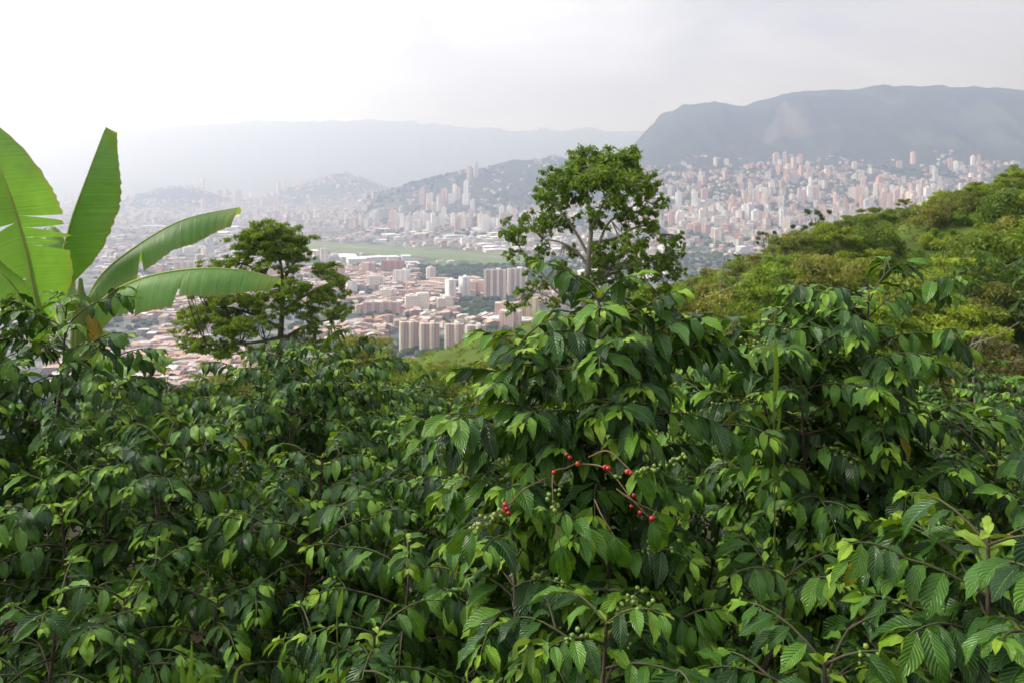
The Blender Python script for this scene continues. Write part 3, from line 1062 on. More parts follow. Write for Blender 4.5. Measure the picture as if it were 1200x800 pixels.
# ------------------------------------------------------------------ generic hillside trees, one mesh per kind, copied
def tree_proto(seed, style, green):
    r = np.random.default_rng(seed)
    g = Geo()
    bark = np.array([0.16, 0.14, 0.11]) * r.uniform(0.7, 1.2)
    if style == 'round':           # bushy, foliage almost to the ground
        n = 34
        H, W = 4.0, 2.3
        u = r.normal(size=(n, 3))
        u /= np.linalg.norm(u, axis=1, keepdims=True)
        cs = u * np.array([W, W, H * 0.42]) * r.uniform(0.35, 0.95, (n, 1)) + [0, 0, H * 0.52]
        rad = r.uniform(0.45, 0.85, n)
        trunk_h = H * 0.5
    elif style == 'spread':        # flat layered crown on a thin stem
        n = 30
        H, W = 6.5, 3.0
        th = r.uniform(0, 6.28, n)
        lay = r.choice([0.62, 0.78, 0.92], n)
        rr = W * np.sqrt(r.random(n)) * (1.25 - lay * 0.75)
        cs = np.stack([np.cos(th) * rr, np.sin(th) * rr, lay * H + r.normal(0, 0.15, n)], 1)
        rad = r.uniform(0.5, 0.95, n)
        trunk_h = H * 0.8
    elif style == 'slim':          # bare stem, small tuft
        n = 9
        H, W = 6.5, 0.9
        cs = np.stack([r.normal(0, W * 0.8, n), r.normal(0, W * 0.8, n), H * r.uniform(0.62, 1.0, n)], 1)
        rad = r.uniform(0.3, 0.75, n)
        trunk_h = H * 0.85
    else:                          # low scrub
        n = 24
        H, W = 1.6, 1.7
        th = r.uniform(0, 6.28, n)
        rr = W * np.sqrt(r.random(n))
        cs = np.stack([np.cos(th) * rr, np.sin(th) * rr, H * r.uniform(0.2, 0.8, n)], 1)
        rad = r.uniform(0.35, 0.65, n)
        trunk_h = 0.5
    lean = r.normal(0, 0.25, 2)
    tp = smooth_path([[0, 0, -0.8], [lean[0] * 0.3, lean[1] * 0.3, trunk_h * 0.5], [lean[0], lean[1], trunk_h]], 8)
    g.tube(tp, np.linspace(0.13 * H / 5, 0.05, 8), bark, 7)
    sel = r.permutation(n)[:10]
    limb_tree(g, None, [(cs[i], tp[int(r.integers(3, 7))], 0.05) for i in sel], 0.1, r, bark)
    flat = (1, 1, 0.45) if style == 'spread' else (1, 1, 0.8)
    V, Q, C = leaf_cloud(cs, rad, np.full(n, int((5200 if style != 'slim' else 1500) / n)), 0.115 if style != 'scrub' else 0.10, np.array(GREENS[green]) * (1.18, 1.15, 0.95), r, flat, 0.35, 2.2)
    return g.mesh("trunk", M_BARK, True), make_mesh("crown", V, Q, None, C, None, M_TREE, False)


KINDS = {}
for i, (st, gr) in enumerate((('round', 'mid'), ('round', 'bright'), ('round', 'dark'), ('round', 'olive'), ('spread', 'mid'), ('spread', 'bright'), ('spread', 'olive'),
                              ('slim', 'dark'), ('scrub', 'bright'), ('scrub', 'mid'), ('scrub', 'olive'), ('round', 'russet'))):
    KINDS[st, gr] = tree_proto(100 + i, st, gr)
NAMES = {'round': 'bushy_tree', 'spread': 'spreading_tree', 'slim': 'slender_tree', 'scrub': 'scrub_bush'}


def put_tree(x, y, st, gr, s, label, group=None, sink=0.0, sz=1.0):
    trunk, crown = KINDS[st, gr]
    e = bpy.data.objects.new(NAMES[st], None)
    COL.objects.link(e)
    e.location = (x, y, hz(x, y) - sink)
    e.rotation_euler.z = rng.uniform(0, 6.28)
    e.scale = (s, s, s * sz * rng.uniform(0.9, 1.1))
    tag(e, label, 'bush' if st == 'scrub' else 'tree', group)
    link("trunk", trunk, e)
    link("crown", crown, e)
    return e


LOOK = {'round': 'rounded {} tree leafy to the ground', 'spread': 'flat topped {} tree with layered crown', 'slim': 'slender {} tree with bare stem',
        'scrub': 'low {} bush'}
COLW = {'mid': 'green', 'bright': 'bright green', 'dark': 'dark green', 'olive': 'olive green', 'russet': 'reddish brown'}


def described(st, gr, where):
    return LOOK[st].format(COLW[gr]) + ' ' + where


# named trees of the slope
def at_top(px, py, d, st, gr, label, Hm, sz=1.0):
    """a tree whose top is seen at (px, py) from d metres; Hm is its model height"""
    x, y = (px - 600) / F_PX * d, d
    ztop = -(py - HORIZON) / F_PX * d
    gz = hz(x, y)
    s = max((ztop - gz) / (Hm * sz), 0.35)
    return put_tree(x, y, st, gr, s, label, None, 0.0, sz)


at_top(1000, 238, 88, 'round', 'dark', 'broad dark rounded tree standing out on the hillside crest', 4.2)
at_top(1196, 186, 78, 'round', 'mid', 'tall leafy tree rising above the top of the bright field', 5.0)
at_top(1175, 232, 66, 'round', 'mid', 'mid green tree below the tall tree beside the field', 4.4)
at_top(1186, 268, 56, 'round', 'dark', 'dark leafy tree below the bright field', 4.4)
at_top(1172, 372, 42, 'round', 'russet', 'reddish brown half dead bush on a bare pale stem', 4.4)
at_top(915, 296, 70, 'spread', 'bright', 'bright green layered tree above the scrub of the slope', 6.3)
at_top(1065, 318, 52, 'spread', 'mid', 'flat crowned tree in the middle of the hillside', 6.3)
at_top(985, 318, 58, 'spread', 'olive', 'pale olive flat crowned tree on the hillside', 6.3)
for i, (px, py, d) in enumerate(((897, 272, 118), (938, 262, 112), (957, 250, 108), (868, 300, 112))):
    at_top(px, py, d, 'slim', 'dark', 'slender dark tree with a tufted top along the hillside crest', 6.6)['group'] = 'tufted slender trees on the crest'
for px, py, d in ((1140, 430, 38), (848, 350, 46)):
    x, y = (px - 600) / F_PX * d, d
    g = Geo()
    z0 = hz(x, y)
    zt = -(py - (34 if px > 1000 else 50) - HORIZON) / F_PX * d
    hgt_ = max(zt - z0, 3)
    pts = smooth_path([[0, 0, -0.3], [0.1, 0, hgt_ * 0.5], [-0.15, 0.1, hgt_ * 0.8], [0.1, 0.1, hgt_]], 10)
    g.tube(pts, np.linspace(0.06, 0.02, 10), (0.16, 0.15, 0.11), 6)
    e = bpy.data.objects.new("dead_tree", None)
    COL.objects.link(e)
    e.location = (x, y, z0)
    tag(e, 'bare pale dead stem under the reddish bush' if px > 1000 else 'bare pale forked dead stem beside the bright slope', 'dead tree')
    link("trunk", g.mesh("trunk", M_BARK, True), e)
    for k in range(4):
        gb = Geo()
        b0 = pts[5 + k]
        dirv = np.array([rng.normal(0, 1), rng.normal(0, 0.6), rng.uniform(0.5, 1.2)])
        gb.tube(smooth_path([b0, b0 + dirv * 0.5, b0 + dirv * 0.9 + [0, 0, 0.3]], 6), np.linspace(0.035, 0.012, 6), (0.20, 0.18, 0.14), 5)
        link("branch", gb.mesh("branch", M_BARK, True), e)

# the hillside itself, bush by bush
cnt = 0
tries = 0
while cnt < 300 and tries < 9000:
    tries += 1
    d = rng.uniform(42, 125)
    px = rng.uniform(770, 1250)
    x = (px - 600) / F_PX * d
    if x < 7:
        continue
    z = hz(x, d)
    field = ((px - 1105) / 80) ** 2 + ((d - 78) / 10) ** 2 < 1 and px < 1190
    py = HORIZON - z / d * F_PX
    top_line = np.interp(px, [780, 850, 950, 1000, 1100, 1200, 1300], [336, 308, 266, 250, 226, 196, 170])
    st, gr = [('round', 'mid'), ('round', 'bright'), ('round', 'olive'), ('spread', 'mid'), ('spread', 'bright'), ('spread', 'olive'), ('scrub', 'bright'), ('scrub', 'mid'), ('round', 'dark'), ('scrub', 'olive')][
        rng.choice(10, p=[.19, .17, .13, .11, .10, .08, .06, .05, .07, .04])]
    if field:
        st, gr = 'scrub', 'bright'
    Hm = {'round': 4.2, 'spread': 6.4, 'scrub': 1.7}[st]
    s = rng.uniform(0.7, 1.35)
    if field:
        s *= 0.8
    if py - Hm * s / d * F_PX < top_line:
        s = (py - top_line) * d / F_PX / Hm
        if s < 0.3:
            if py > top_line - 4:
                st, gr, s = 'scrub', 'bright', 0.5
            else:
                continue
    if field:
        lab = 'low bright green bush growing on the open field of the hillside'
    else:
        lab = described(st, gr, 'on the scrubby hillside')
    else_ = None
    if not field:
        sizew = 'small' if s < 0.6 else ('middling' if s < 0.95 else 'large')
        wherew = 'low on the hillside' if d < 60 else ('halfway up the hillside' if d < 85 else 'near the hillside crest')
        lab = sizew + ' ' + described(st, gr, wherew)
    put_tree(x, d, st, gr, s, lab, 'bushes and trees of the hillside', 0.1)
    cnt += 1

# trees of the falling slope under the two tall trees
cnt = 0
tries = 0
while cnt < 190 and tries < 5000:
    tries += 1
    d = np.exp(rng.uniform(math.log(45), math.log(380)))
    px = rng.uniform(130, 800) if cnt % 2 else rng.uniform(420, 690)
    x = (px - 600) / F_PX * d
    z = hz(x, d)
    py = HORIZON - z / d * F_PX
    top_line = np.interp(px, [100, 200, 330, 400, 450, 500, 590, 640, 700, 780, 850], [425, 420, 408, 398, 402, 418, 412, 392, 352, 335, 330]) + rng.uniform(0, 30)
    st, gr = [('round', 'mid'), ('round', 'dark'), ('round', 'olive'), ('spread', 'mid'), ('spread', 'olive'), ('round', 'bright')][rng.choice(6, p=[.25, .25, .2, .1, .1, .1])]
    Hm = {'round': 4.2, 'spread': 6.4}[st]
    s = (py - top_line) * d / F_PX / Hm
    if s < 0.4:
        continue
    s = min(s, 1.9 if d < 150 else 2.6)
    put_tree(x, d, st, gr, s, ('small ' if s < 0.9 else 'large ') + described(st, gr, 'on the upper slope above the town' if d < 110 else 'at the slope foot by the town'), 'trees on the slope below the coffee')
    cnt += 1

cnt = 0
while cnt < 60:
    d = rng.uniform(34, 95)
    px = rng.uniform(440, 760)
    x = (px - 600) / F_PX * d
    gr = ('bright', 'mid', 'olive')[int(rng.integers(0, 3))]
    put_tree(x, d, 'scrub', gr, rng.uniform(0.6, 1.3), described('scrub', gr, 'on the grassy shoulder under the tall tree'), 'low bushes on the grassy shoulder')
    cnt += 1

# low growth between the bushes
r = np.random.default_rng(5)
n = 8500
d = np.sqrt(r.uniform(22 ** 2, 135 ** 2, n))
px = r.uniform(150, 1300, n)
x = (px - 600) / F_PX * d
k = (px > 640) | (r.random(n) < 0.6)
x, d = x[k], d[k]
cs = np.stack([x, d, height(x, d) + 0.15], 1)
V, Q, C = leaf_cloud(cs, r.uniform(0.3, 0.8, len(cs)), np.full(len(cs), 13), 0.17, GREENS['bright'] + GREENS['olive'], r, (1, 1, 0.5), 0.3, 2.4)
tag(link("undergrowth", make_mesh("undergrowth", V, Q, None, C, None, M_TREE, False)), 'bright green undergrowth covering the hillside', 'undergrowth', kind='stuff')


# ------------------------------------------------------------------ the two tall trees
def sculpted_tree(name, label, d, trunk_px, limbs_px, clumps_px, leaf, per_area, green, flat, seed, bark, long=2.2):
    r = np.random.default_rng(seed)
    mpp = d / F_PX
    bx = (trunk_px[0][0] - 600) * mpp
    bz = hz(bx, d)
    e = bpy.data.objects.new(name, None)
    COL.objects.link(e)
    e.location = (bx, d, bz)
    tag(e, label, 'tree')
    base = np.array([bx, d, bz])
    loc = lambda px, py, dy=0.0: P(px, py, d) + [0, dy, 0] - base
    g = Geo()
    tp = smooth_path([[0, 0, -0.5]] + [loc(*q[:2]) for q in trunk_px], 16)
    rad = np.linspace(trunk_px[0][2], trunk_px[-1][2], 16)
    g.tube(tp, rad, bark, 9)
    link("trunk", g.mesh("trunk", M_BARK, True), e)
    limb_pts = [tp[8:]]
    for l_ in limbs_px:
        dyt = r.normal(0, 0.8)
        m = len(l_)
        pts = smooth_path([loc(q[0], q[1], dyt * i / (m - 1)) for i, q in enumerate(l_)], 12)
        gb = Geo()
        gb.tube(pts, np.linspace(0.075, 0.02, 12) * d / 32, bark, 6)
        link("limb", gb.mesh("limb", M_BARK, True), e)
        limb_pts.append(pts[3:])
    limb_all = np.concatenate(limb_pts)
    cs, rs, tw = [], [], Geo()
    for q in clumps_px:
        R = q[2] * mpp * 1.38
        c = loc(q[0], q[1] + max(0.0, (clumps_px[0][1] + 60 - q[1]) * 0.13), r.normal(0, 1.0) * 0.9)
        # every clump is a spray of smaller tufts on twigs
        k = int(np.argmin(np.linalg.norm(limb_all - c, axis=1)))
        nsub = max(16, int(R * R * 32))
        for _ in range(nsub):
            u = r.normal(size=3)
            u /= np.linalg.norm(u)
            cc = c + u * R * r.uniform(0.25, 1.1) * np.array([1, 1.1, flat])
            cs.append(cc)
            rs.append(R * r.uniform(0.20, 0.36))
        for _ in range(5):
            tip = cs[-1 - int(r.integers(0, nsub))]
            mid = (limb_all[k] + tip) / 2 + r.normal(0, 0.08, 3)
            tw.tube(smooth_path([limb_all[k], mid, tip], 6), np.linspace(0.028, 0.007, 6) * d / 32, bark, 4)
    o = link("twigs", tw.mesh("twigs", M_BARK, True), e)
    o['kind'] = 'stuff'
    rs = np.array(rs)
    counts = np.maximum(8, (rs ** 2 * per_area)).astype(int)
    V, Q, C = leaf_cloud(np.array(cs), rs, counts, leaf, GREENS[green] if isinstance(green, str) else green, r, (1, 1, flat), 0.2, long)
    link("crown", make_mesh("crown", V, Q, None, C, None, M_TALL, False), e)
    return e


sculpted_tree("shade_tree", 'tall open crowned tree with forked pale trunk rising behind the cherry laden coffee shrub', 30.0,
              [(682, 400, 0.17), (686, 345, 0.15), (690, 300, 0.12), (693, 262, 0.09), (688, 225, 0.05), (690, 195, 0.03)],
              [[(688, 318), (700, 290), (712, 262), (735, 245), (755, 235)], [(689, 312), (676, 295), (655, 284), (636, 281)],
               [(690, 300), (672, 268), (655, 245), (645, 225)], [(692, 270), (705, 240), (722, 212)], [(684, 350), (655, 345), (632, 318), (606, 288)],
               [(687, 335), (720, 318), (752, 312), (778, 300)], [(684, 365), (650, 352), (622, 342)], [(691, 285), (720, 280), (752, 265), (775, 275)]],
              [(690, 188, 24), (662, 200, 19), (715, 182, 20), (738, 190, 19), (645, 212, 15), (700, 208, 24), (675, 225, 19), (728, 215, 21), (748, 208, 13), (768, 222, 13),
               (776, 234, 10), (640, 235, 13), (628, 258, 15), (606, 266, 13), (592, 277, 10), (650, 262, 12), (752, 245, 14), (735, 252, 14), (760, 262, 12), (718, 300, 18), (750, 300, 17),
               (778, 286, 12), (792, 280, 9), (735, 318, 17), (764, 320, 14), (700, 290, 10), (672, 300, 9), (618, 345, 12), (640, 336, 12), (662, 334, 11), (600, 352, 9), (776, 335, 9), (702, 326, 15),
               (690, 245, 11), (655, 240, 12), (715, 240, 12), (622, 300, 8), (636, 290, 10), (785, 305, 11), (748, 338, 12), (665, 262, 12), (700, 262, 11), (725, 275, 13), (770, 270, 11), (705, 345, 12), (660, 318, 10), (730, 338, 12), (790, 320, 9), (610, 285, 10), (646, 348, 10), (600, 300, 9), (625, 318, 10), (650, 305, 9), (680, 335, 12), (762, 340, 12), (795, 300, 10), (740, 290, 14), (710, 312, 14), (775, 310, 12), (640, 268, 12)],
              0.085, 900, GREENS['mid'] + GREENS['mid'] + GREENS['bright'], 0.8, 31, np.array([0.24, 0.22, 0.18]))
sculpted_tree("mimosa_tree", 'feathery dark green tree with layered crown standing past the banana leaves', 40.0,
              [(326, 440, 0.20), (328, 400, 0.17), (331, 360, 0.13), (331, 325, 0.10), (326, 295, 0.06), (318, 272, 0.03)],
              [[(329, 385), (300, 372), (262, 362), (232, 368)], [(330, 365), (352, 350), (380, 335), (398, 332)], [(331, 340), (305, 318), (272, 305)], [(329, 400), (352, 385), (385, 376)],
               [(331, 330), (345, 310), (358, 298)], [(329, 395), (300, 398), (255, 396)], [(327, 300), (305, 282), (292, 274)]],
              [(318, 266, 22), (292, 272, 18), (345, 274, 17), (300, 284, 20), (332, 288, 20), (282, 298, 16), (258, 306, 15), (352, 298, 13), (372, 318, 17), (395, 328, 13), (404, 345, 9),
               (352, 338, 20), (322, 345, 14), (378, 348, 18), (290, 352, 16), (258, 352, 20), (234, 366, 17), (220, 382, 14), (258, 376, 21), (290, 378, 18), (362, 366, 15), (388, 374, 14), (240, 398, 16),
               (280, 402, 15), (215, 400, 10), (365, 398, 12), (345, 312, 12), (312, 312, 14), (395, 405, 14), (375, 408, 14), (300, 330, 11), (275, 328, 13), (340, 360, 14), (318, 372, 14), (250, 330, 12), (235, 345, 13), (402, 362, 11), (340, 395, 12), (270, 390, 16), (310, 300, 14), (385, 338, 14), (225, 410, 14), (255, 412, 15), (300, 415, 14), (345, 410, 14), (330, 330, 12), (365, 385, 14), (300, 365, 14)],
              0.084, 760, GREENS['bright'] + GREENS['mid'][1:2], 0.5, 32, np.array([0.10, 0.085, 0.065]), 2.6)


# ------------------------------------------------------------------ banana plant
def banana_material():
    m, t, b, out = new_mat("banana_leaf")
    tint = attr(t, 'tint').outputs['Color']
    uvn = attr(t, 'leafuv')
    sep = t.nodes.new('ShaderNodeSeparateXYZ')
    t.links.new(uvn.outputs['Vector'], sep.inputs[0])          # x: 0 at the midrib, 1 at the margin; y: along the leaf in metres
    nv = t.nodes.new('ShaderNodeTexNoise')
    nv.noise_dimensions = '1D'
    nv.inputs['Scale'].default_value = 55.0
    nv.inputs['Detail'].default_value = 3.0
    t.links.new(math_node(t, 'MULTIPLY_ADD', sep.outputs[0], -0.05, sep.outputs[1]), nv.inputs['W'])
    g = pos(t)
    nz = noise(t, g.outputs['Position'], 3.5, 4.0, 0.6)
    f = math_node(t, 'ADD', math_node(t, 'MULTIPLY', nv.outputs['Fac'], 0.55), math_node(t, 'MULTIPLY_ADD', nz, 0.7, 0.38))
    c = nt_scale(t, tint, f)
    edge = math_node(t, 'POWER', sep.outputs[0], 14.0)
    c = mix_col(t, math_node(t, 'MULTIPLY', edge, 0.6), c, (0.28, 0.22, 0.07))
    t.links.new(c, b.inputs['Base Color'])
    b.inputs['Roughness'].default_value = 0.42
    bump(t, nv.outputs['Fac'], 0.5, 0.01, b)
    tr = t.nodes.new('ShaderNodeBsdfTranslucent')
    t.links.new(mix_col(t, 1.0, c, (1.45, 1.4, 0.6), 'MULTIPLY'), tr.inputs['Color'])
    mx = t.nodes.new('ShaderNodeMixShader')
    mx.inputs[0].default_value = 0.48
    t.links.new(b.outputs[0], mx.inputs[1])
    t.links.new(tr.outputs[0], mx.inputs[2])
    t.links.new(mx.outputs[0], out.inputs['Surface'])
    return m


M_BANANA = banana_material()
LEAFG = np.array([0.150, 0.310, 0.062])


def unit(v):
    v = np.asarray(v, float)
    return v / (np.linalg.norm(v) + 1e-9)


def banana_leaf(root, origin, mid_px, sides, v0=0.06, tears=(), col=LEAFG, rib=(0.34, 0.42, 0.10), seed=0, rib_r=0.022, tip=0.25, slim=1.0):
    """mid_px: midrib as (px, py, depth); sides: for each half (width, direction, droop direction, droop amount)"""
    r = np.random.default_rng(seed)
    N = 120
    mid = smooth_path([P(*q) for q in mid_px], N) - origin
    seg = np.concatenate([[0], np.cumsum(np.linalg.norm(np.diff(mid, axis=0), axis=1))])
    vv = seg / seg[-1]
    prof_x = [0, v0, v0 + 0.07, v0 + 0.2, 0.6, 0.82, 0.93, 0.98, 1.0]
    prof_y = [0, 0.02, 0.55, 0.95, 1.0, 0.86 * slim, 0.62 * slim ** 1.6, 0.62 * (tip + 0.4) * slim, tip * slim]
    G_V, G_Q, G_C, G_U, off = [], [], [], [], 0
    Mx = 9
    for si, (W, dirs, drp, amt) in enumerate(sides):
        dirs = np.asarray(dirs, float)
        if dirs.ndim == 1:
            dirs = np.tile(dirs, (2, 1))
        cuts = [v0] + sorted([c for c, s_ in tears if s_ == si]) + [1.0]
        for c0, c1 in zip(cuts[:-1], cuts[1:]):
            n = max(4, int((c1 - c0) * 70))
            extra = r.uniform(-0.15, 0.3) if len(cuts) > 2 else 0.0
            sub = np.linspace(c0, c1, n)
            t = np.linspace(0, 1, Mx)
            S, Tt = np.meshgrid(sub, t, indexing='ij')
            gap = 0.016 if len(cuts) > 2 else 0
            loc = (S - c0) / (c1 - c0)
            Se = S + gap * Tt ** 2 * (0.5 - loc) * 2 - 0.02 * Tt
            Se = np.clip(Se, 0, 1)
            p = np.stack([np.interp(Se, vv, mid[:, k]) for k in range(3)], -1)
            dd = np.stack([np.interp(S, np.linspace(0, 1, len(dirs)), dirs[:, k]) for k in range(3)], -1)
            dd /= np.linalg.norm(dd, axis=-1, keepdims=True)
            w = np.mean([np.interp(S + q_, prof_x, prof_y) for q_ in np.linspace(-0.05, 0.05, 9)], 0) * W
            w = w * (1 - 0.05 * vnoise(S * 40 + seed * 9, S * 0 + si) - 0.04 * vnoise(S * 130 + seed, S * 0 + si))
            pl = 0.006 * np.sin(S * 150 + si) * Tt + 0.020 * np.sin(S * 17 + 3 * si + seed) * Tt ** 1.5
            nn = np.cross(dd, np.gradient(mid, axis=0)[N // 2])
            nn /= np.linalg.norm(nn, axis=-1, keepdims=True) + 1e-9
            V = p + dd * (w * Tt)[..., None] + np.asarray(drp) * ((amt + extra) * w * Tt ** 2)[..., None] + nn * pl[..., None]
            V += nn * (0.02 * np.sin(Tt * math.pi))[..., None]
            G_V.append(V.reshape(-1, 3))
            i0 = np.arange(n * Mx).reshape(n, Mx)
            G_Q.append(np.stack([i0[:-1, :-1], i0[1:, :-1], i0[1:, 1:], i0[:-1, 1:]], -1).reshape(-1, 4) + off)
            off += n * Mx
            yel = smoothstep(0.86, 1.0, S)[..., None] * 0.35
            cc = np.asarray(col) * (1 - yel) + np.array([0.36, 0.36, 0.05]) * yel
            G_C.append(cc.reshape(-1, 3))
            G_U.append(np.stack([Tt, S * seg[-1], 0 * S], -1).reshape(-1, 3))
    me = make_mesh("leaf", np.concatenate(G_V), np.concatenate(G_Q), None, np.concatenate(G_C), np.concatenate(G_U), M_BANANA, True)
    o = link("leaf", me, root)
    g = Geo()
    g.tube(mid[::3], np.linspace(rib_r, 0.004, len(mid[::3])), rib, 7)
    link("midrib", g.mesh("midrib", M_PLAIN, True), o)
    return o


BD = 9.0
bb = P(112, 400, BD)
bgz = hz(bb[0], bb[1])
borg = np.array([bb[0], BD, bgz])
ban = bpy.data.objects.new("banana_plant", None)
COL.objects.link(ban)
ban.location = borg
tag(ban, 'banana plant with huge upright and arching green leaves', 'banana plant')
g = Geo()
stem_pts = smooth_path([[-0.02, 0, -0.1], [0, 0, 0.9], [-0.1, 0.0, P(100, 385, BD)[2] - bgz], [-0.2, 0, P(88, 345, BD)[2] - bgz]], 14)
g.tube(stem_pts, np.linspace(0.15, 0.075, 14), (0.16, 0.22, 0.06), 14)
link("pseudostem", g.mesh("pseudostem", M_PLAIN, True), ban)
for a_ in range(4):
    g = Geo()
    q0 = stem_pts[5 + a_ * 2]
    an = a_ * 1.7
    sh = np.array([math.cos(an), math.sin(an), 0]) * 0.085
    g.tube([q0 + sh * 1.2 - [0, 0, 0.5], q0 + sh * 1.1, q0 + sh * 1.5 + [0, 0, 0.3]], [0.07, 0.06, 0.02], (0.20, 0.25, 0.07), 8)
    link("leaf_sheath", g.mesh("leaf_sheath", M_PLAIN, True), ban)
# upright leaf: one half faces us, the other folds away
banana_leaf(ban, borg, [(92, 372, 9.0), (70, 330, 8.95), (82, 265, 8.9), (103, 205, 8.95), (124, 149, 9.15)],
            [(0.47, [(0.95, 0.10, 0.12), (0.95, 0.12, 0.05), (0.75, 0.35, -0.15)], (0.1, 0.3, 0.1), 0.15), (0.40, [(-0.15, 0.9, 0.2), (0.05, 1.0, 0)], (0.6, 0.2, 0), 0.35)],
            v0=0.17, seed=1, tip=0.35, col=LEAFG, slim=0.72)
# great leaf leaning out of the picture
banana_leaf(ban, borg, [(78, 395, 9.0), (48, 365, 8.8), (30, 290, 8.5), (2, 205, 8.3), (-45, 120, 8.3)],
            [(0.40, [(0.80, 0.35, 0.15), (0.80, 0.45, 0.1), (0.6, 0.5, 0.3)], (0.2, 0.4, -0.3), 0.25), (0.38, [(-0.85, 0.1, -0.2), (-0.9, 0.1, -0.1)], (-0.1, 0.3, -0.5), 0.25)],
            v0=0.10, tears=((0.43, 0), (0.462, 0), (0.50, 0), (0.545, 0), (0.3, 1), (0.52, 1)), seed=2, slim=0.8, rib_r=0.03)
# upper arching leaf
banana_leaf(ban, borg, [(90, 378, 9.05), (118, 325, 9.2), (160, 289, 9.3), (215, 258, 9.4), (281, 243, 9.5)],
            [(0.40, [(0.30, -0.55, -0.62), (0.25, -0.6, -0.6), (0.1, -0.5, -0.6)], (0.1, 0.2, -0.8), 0.22), (0.40, [(-0.15, 0.85, 0.05), (-0.1, 0.9, 0.0)], (0, 0.2, -0.8), 0.5)],
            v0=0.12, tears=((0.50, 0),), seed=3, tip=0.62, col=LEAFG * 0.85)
# lower arching leaf
banana_leaf(ban, borg, [(95, 385, 8.95), (125, 348, 8.8), (165, 327, 8.65), (220, 316, 8.6), (275, 316, 8.6), (329, 326, 8.65)],
            [(0.34, [(0.12, -0.62, -0.55), (0.0, -0.62, -0.6), (0, -0.4, -0.6)], (0, 0.1, -0.8), 0.25), (0.36, [(0, 0.85, -0.1), (0, 0.9, -0.2)], (0, 0.1, -0.9), 0.55)],
            v0=0.10, tears=((0.30, 0), (0.42, 0), (0.62, 0)), seed=4, tip=0.5, col=LEAFG * 1.1)
# leaf behind, its shade put into a darker green
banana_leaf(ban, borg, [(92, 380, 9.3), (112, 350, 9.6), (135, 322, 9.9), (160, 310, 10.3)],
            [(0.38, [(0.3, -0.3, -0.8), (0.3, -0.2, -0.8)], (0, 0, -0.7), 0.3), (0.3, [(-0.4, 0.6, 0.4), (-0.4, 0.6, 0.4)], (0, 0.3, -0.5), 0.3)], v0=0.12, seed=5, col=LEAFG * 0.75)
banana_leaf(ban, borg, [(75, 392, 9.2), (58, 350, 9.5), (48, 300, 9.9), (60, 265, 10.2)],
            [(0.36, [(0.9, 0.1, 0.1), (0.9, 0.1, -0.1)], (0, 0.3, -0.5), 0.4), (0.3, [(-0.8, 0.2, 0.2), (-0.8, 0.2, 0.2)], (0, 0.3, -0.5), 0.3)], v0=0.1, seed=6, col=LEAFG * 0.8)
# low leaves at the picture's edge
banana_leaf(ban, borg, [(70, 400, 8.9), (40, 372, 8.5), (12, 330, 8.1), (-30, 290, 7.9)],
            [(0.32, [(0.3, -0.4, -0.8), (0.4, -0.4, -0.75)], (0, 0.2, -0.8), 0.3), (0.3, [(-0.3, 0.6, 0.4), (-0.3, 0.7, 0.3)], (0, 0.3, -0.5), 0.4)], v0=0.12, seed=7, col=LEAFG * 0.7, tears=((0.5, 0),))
# withered leaf hanging beside the stem
banana_leaf(ban, borg, [(78, 350, 8.85), (92, 347, 8.75), (106, 362, 8.7), (118, 392, 8.7), (122, 412, 8.72)],
            [(0.09, [(0.4, -0.3, -0.4), (0.5, -0.2, -0.7)], (0.2, 0, -0.9), 1.0), (0.11, [(-0.7, -0.2, -0.3), (-0.5, -0.2, -0.8)], (0, 0, -0.9), 1.0)],
            v0=0.45, seed=8, col=np.array([0.42, 0.30, 0.05]), rib=(0.36, 0.40, 0.12), tears=((0.6, 0), (0.75, 0), (0.6, 1), (0.72, 1), (0.85, 1)))['label'] = 'withered yellow leaf hanging beside the stem'
b2 = P(165, 432, 11.0)
b2z = hz(b2[0], 11.0)
ban2 = bpy.data.objects.new("banana_plant", None)
COL.objects.link(ban2)
org2 = np.array([b2[0], 11.0, b2z])
ban2.location = org2
tag(ban2, 'young low banana plant with a flat pale leaf showing above the coffee', 'banana plant')
g = Geo()
g.tube(smooth_path([[0, 0, -0.1], [0, 0, 0.8], [-0.1, 0, P(140, 440, 11)[2] - b2z]], 8), np.linspace(0.1, 0.05, 8), (0.16, 0.22, 0.06), 10)
link("pseudostem", g.mesh("pseudostem", M_PLAIN, True), ban2)
banana_leaf(ban2, org2, [(142, 445, 11), (150, 425, 10.9), (178, 416, 10.8), (206, 420, 10.8)],
            [(0.22, [(0, -0.7, -0.5), (0, -0.7, -0.5)], (0, 0, -0.8), 0.3), (0.3, [(0, 0.9, 0), (0, 0.9, 0)], (0, 0, -0.8), 0.3)], v0=0.15, seed=9)
banana_leaf(ban2, org2, [(140, 446, 11), (136, 425, 11.1), (128, 412, 11.2)],
            [(0.22, [(-0.8, -0.4, -0.2), (-0.8, -0.4, -0.2)], (0, 0, -0.8), 0.3), (0.2, [(0.8, 0.4, 0), (0.8, 0.4, 0)], (0, 0, -0.8), 0.3)], v0=0.15, seed=10)

# ------------------------------------------------------------------ coffee
NV_, NU_ = 7, 5


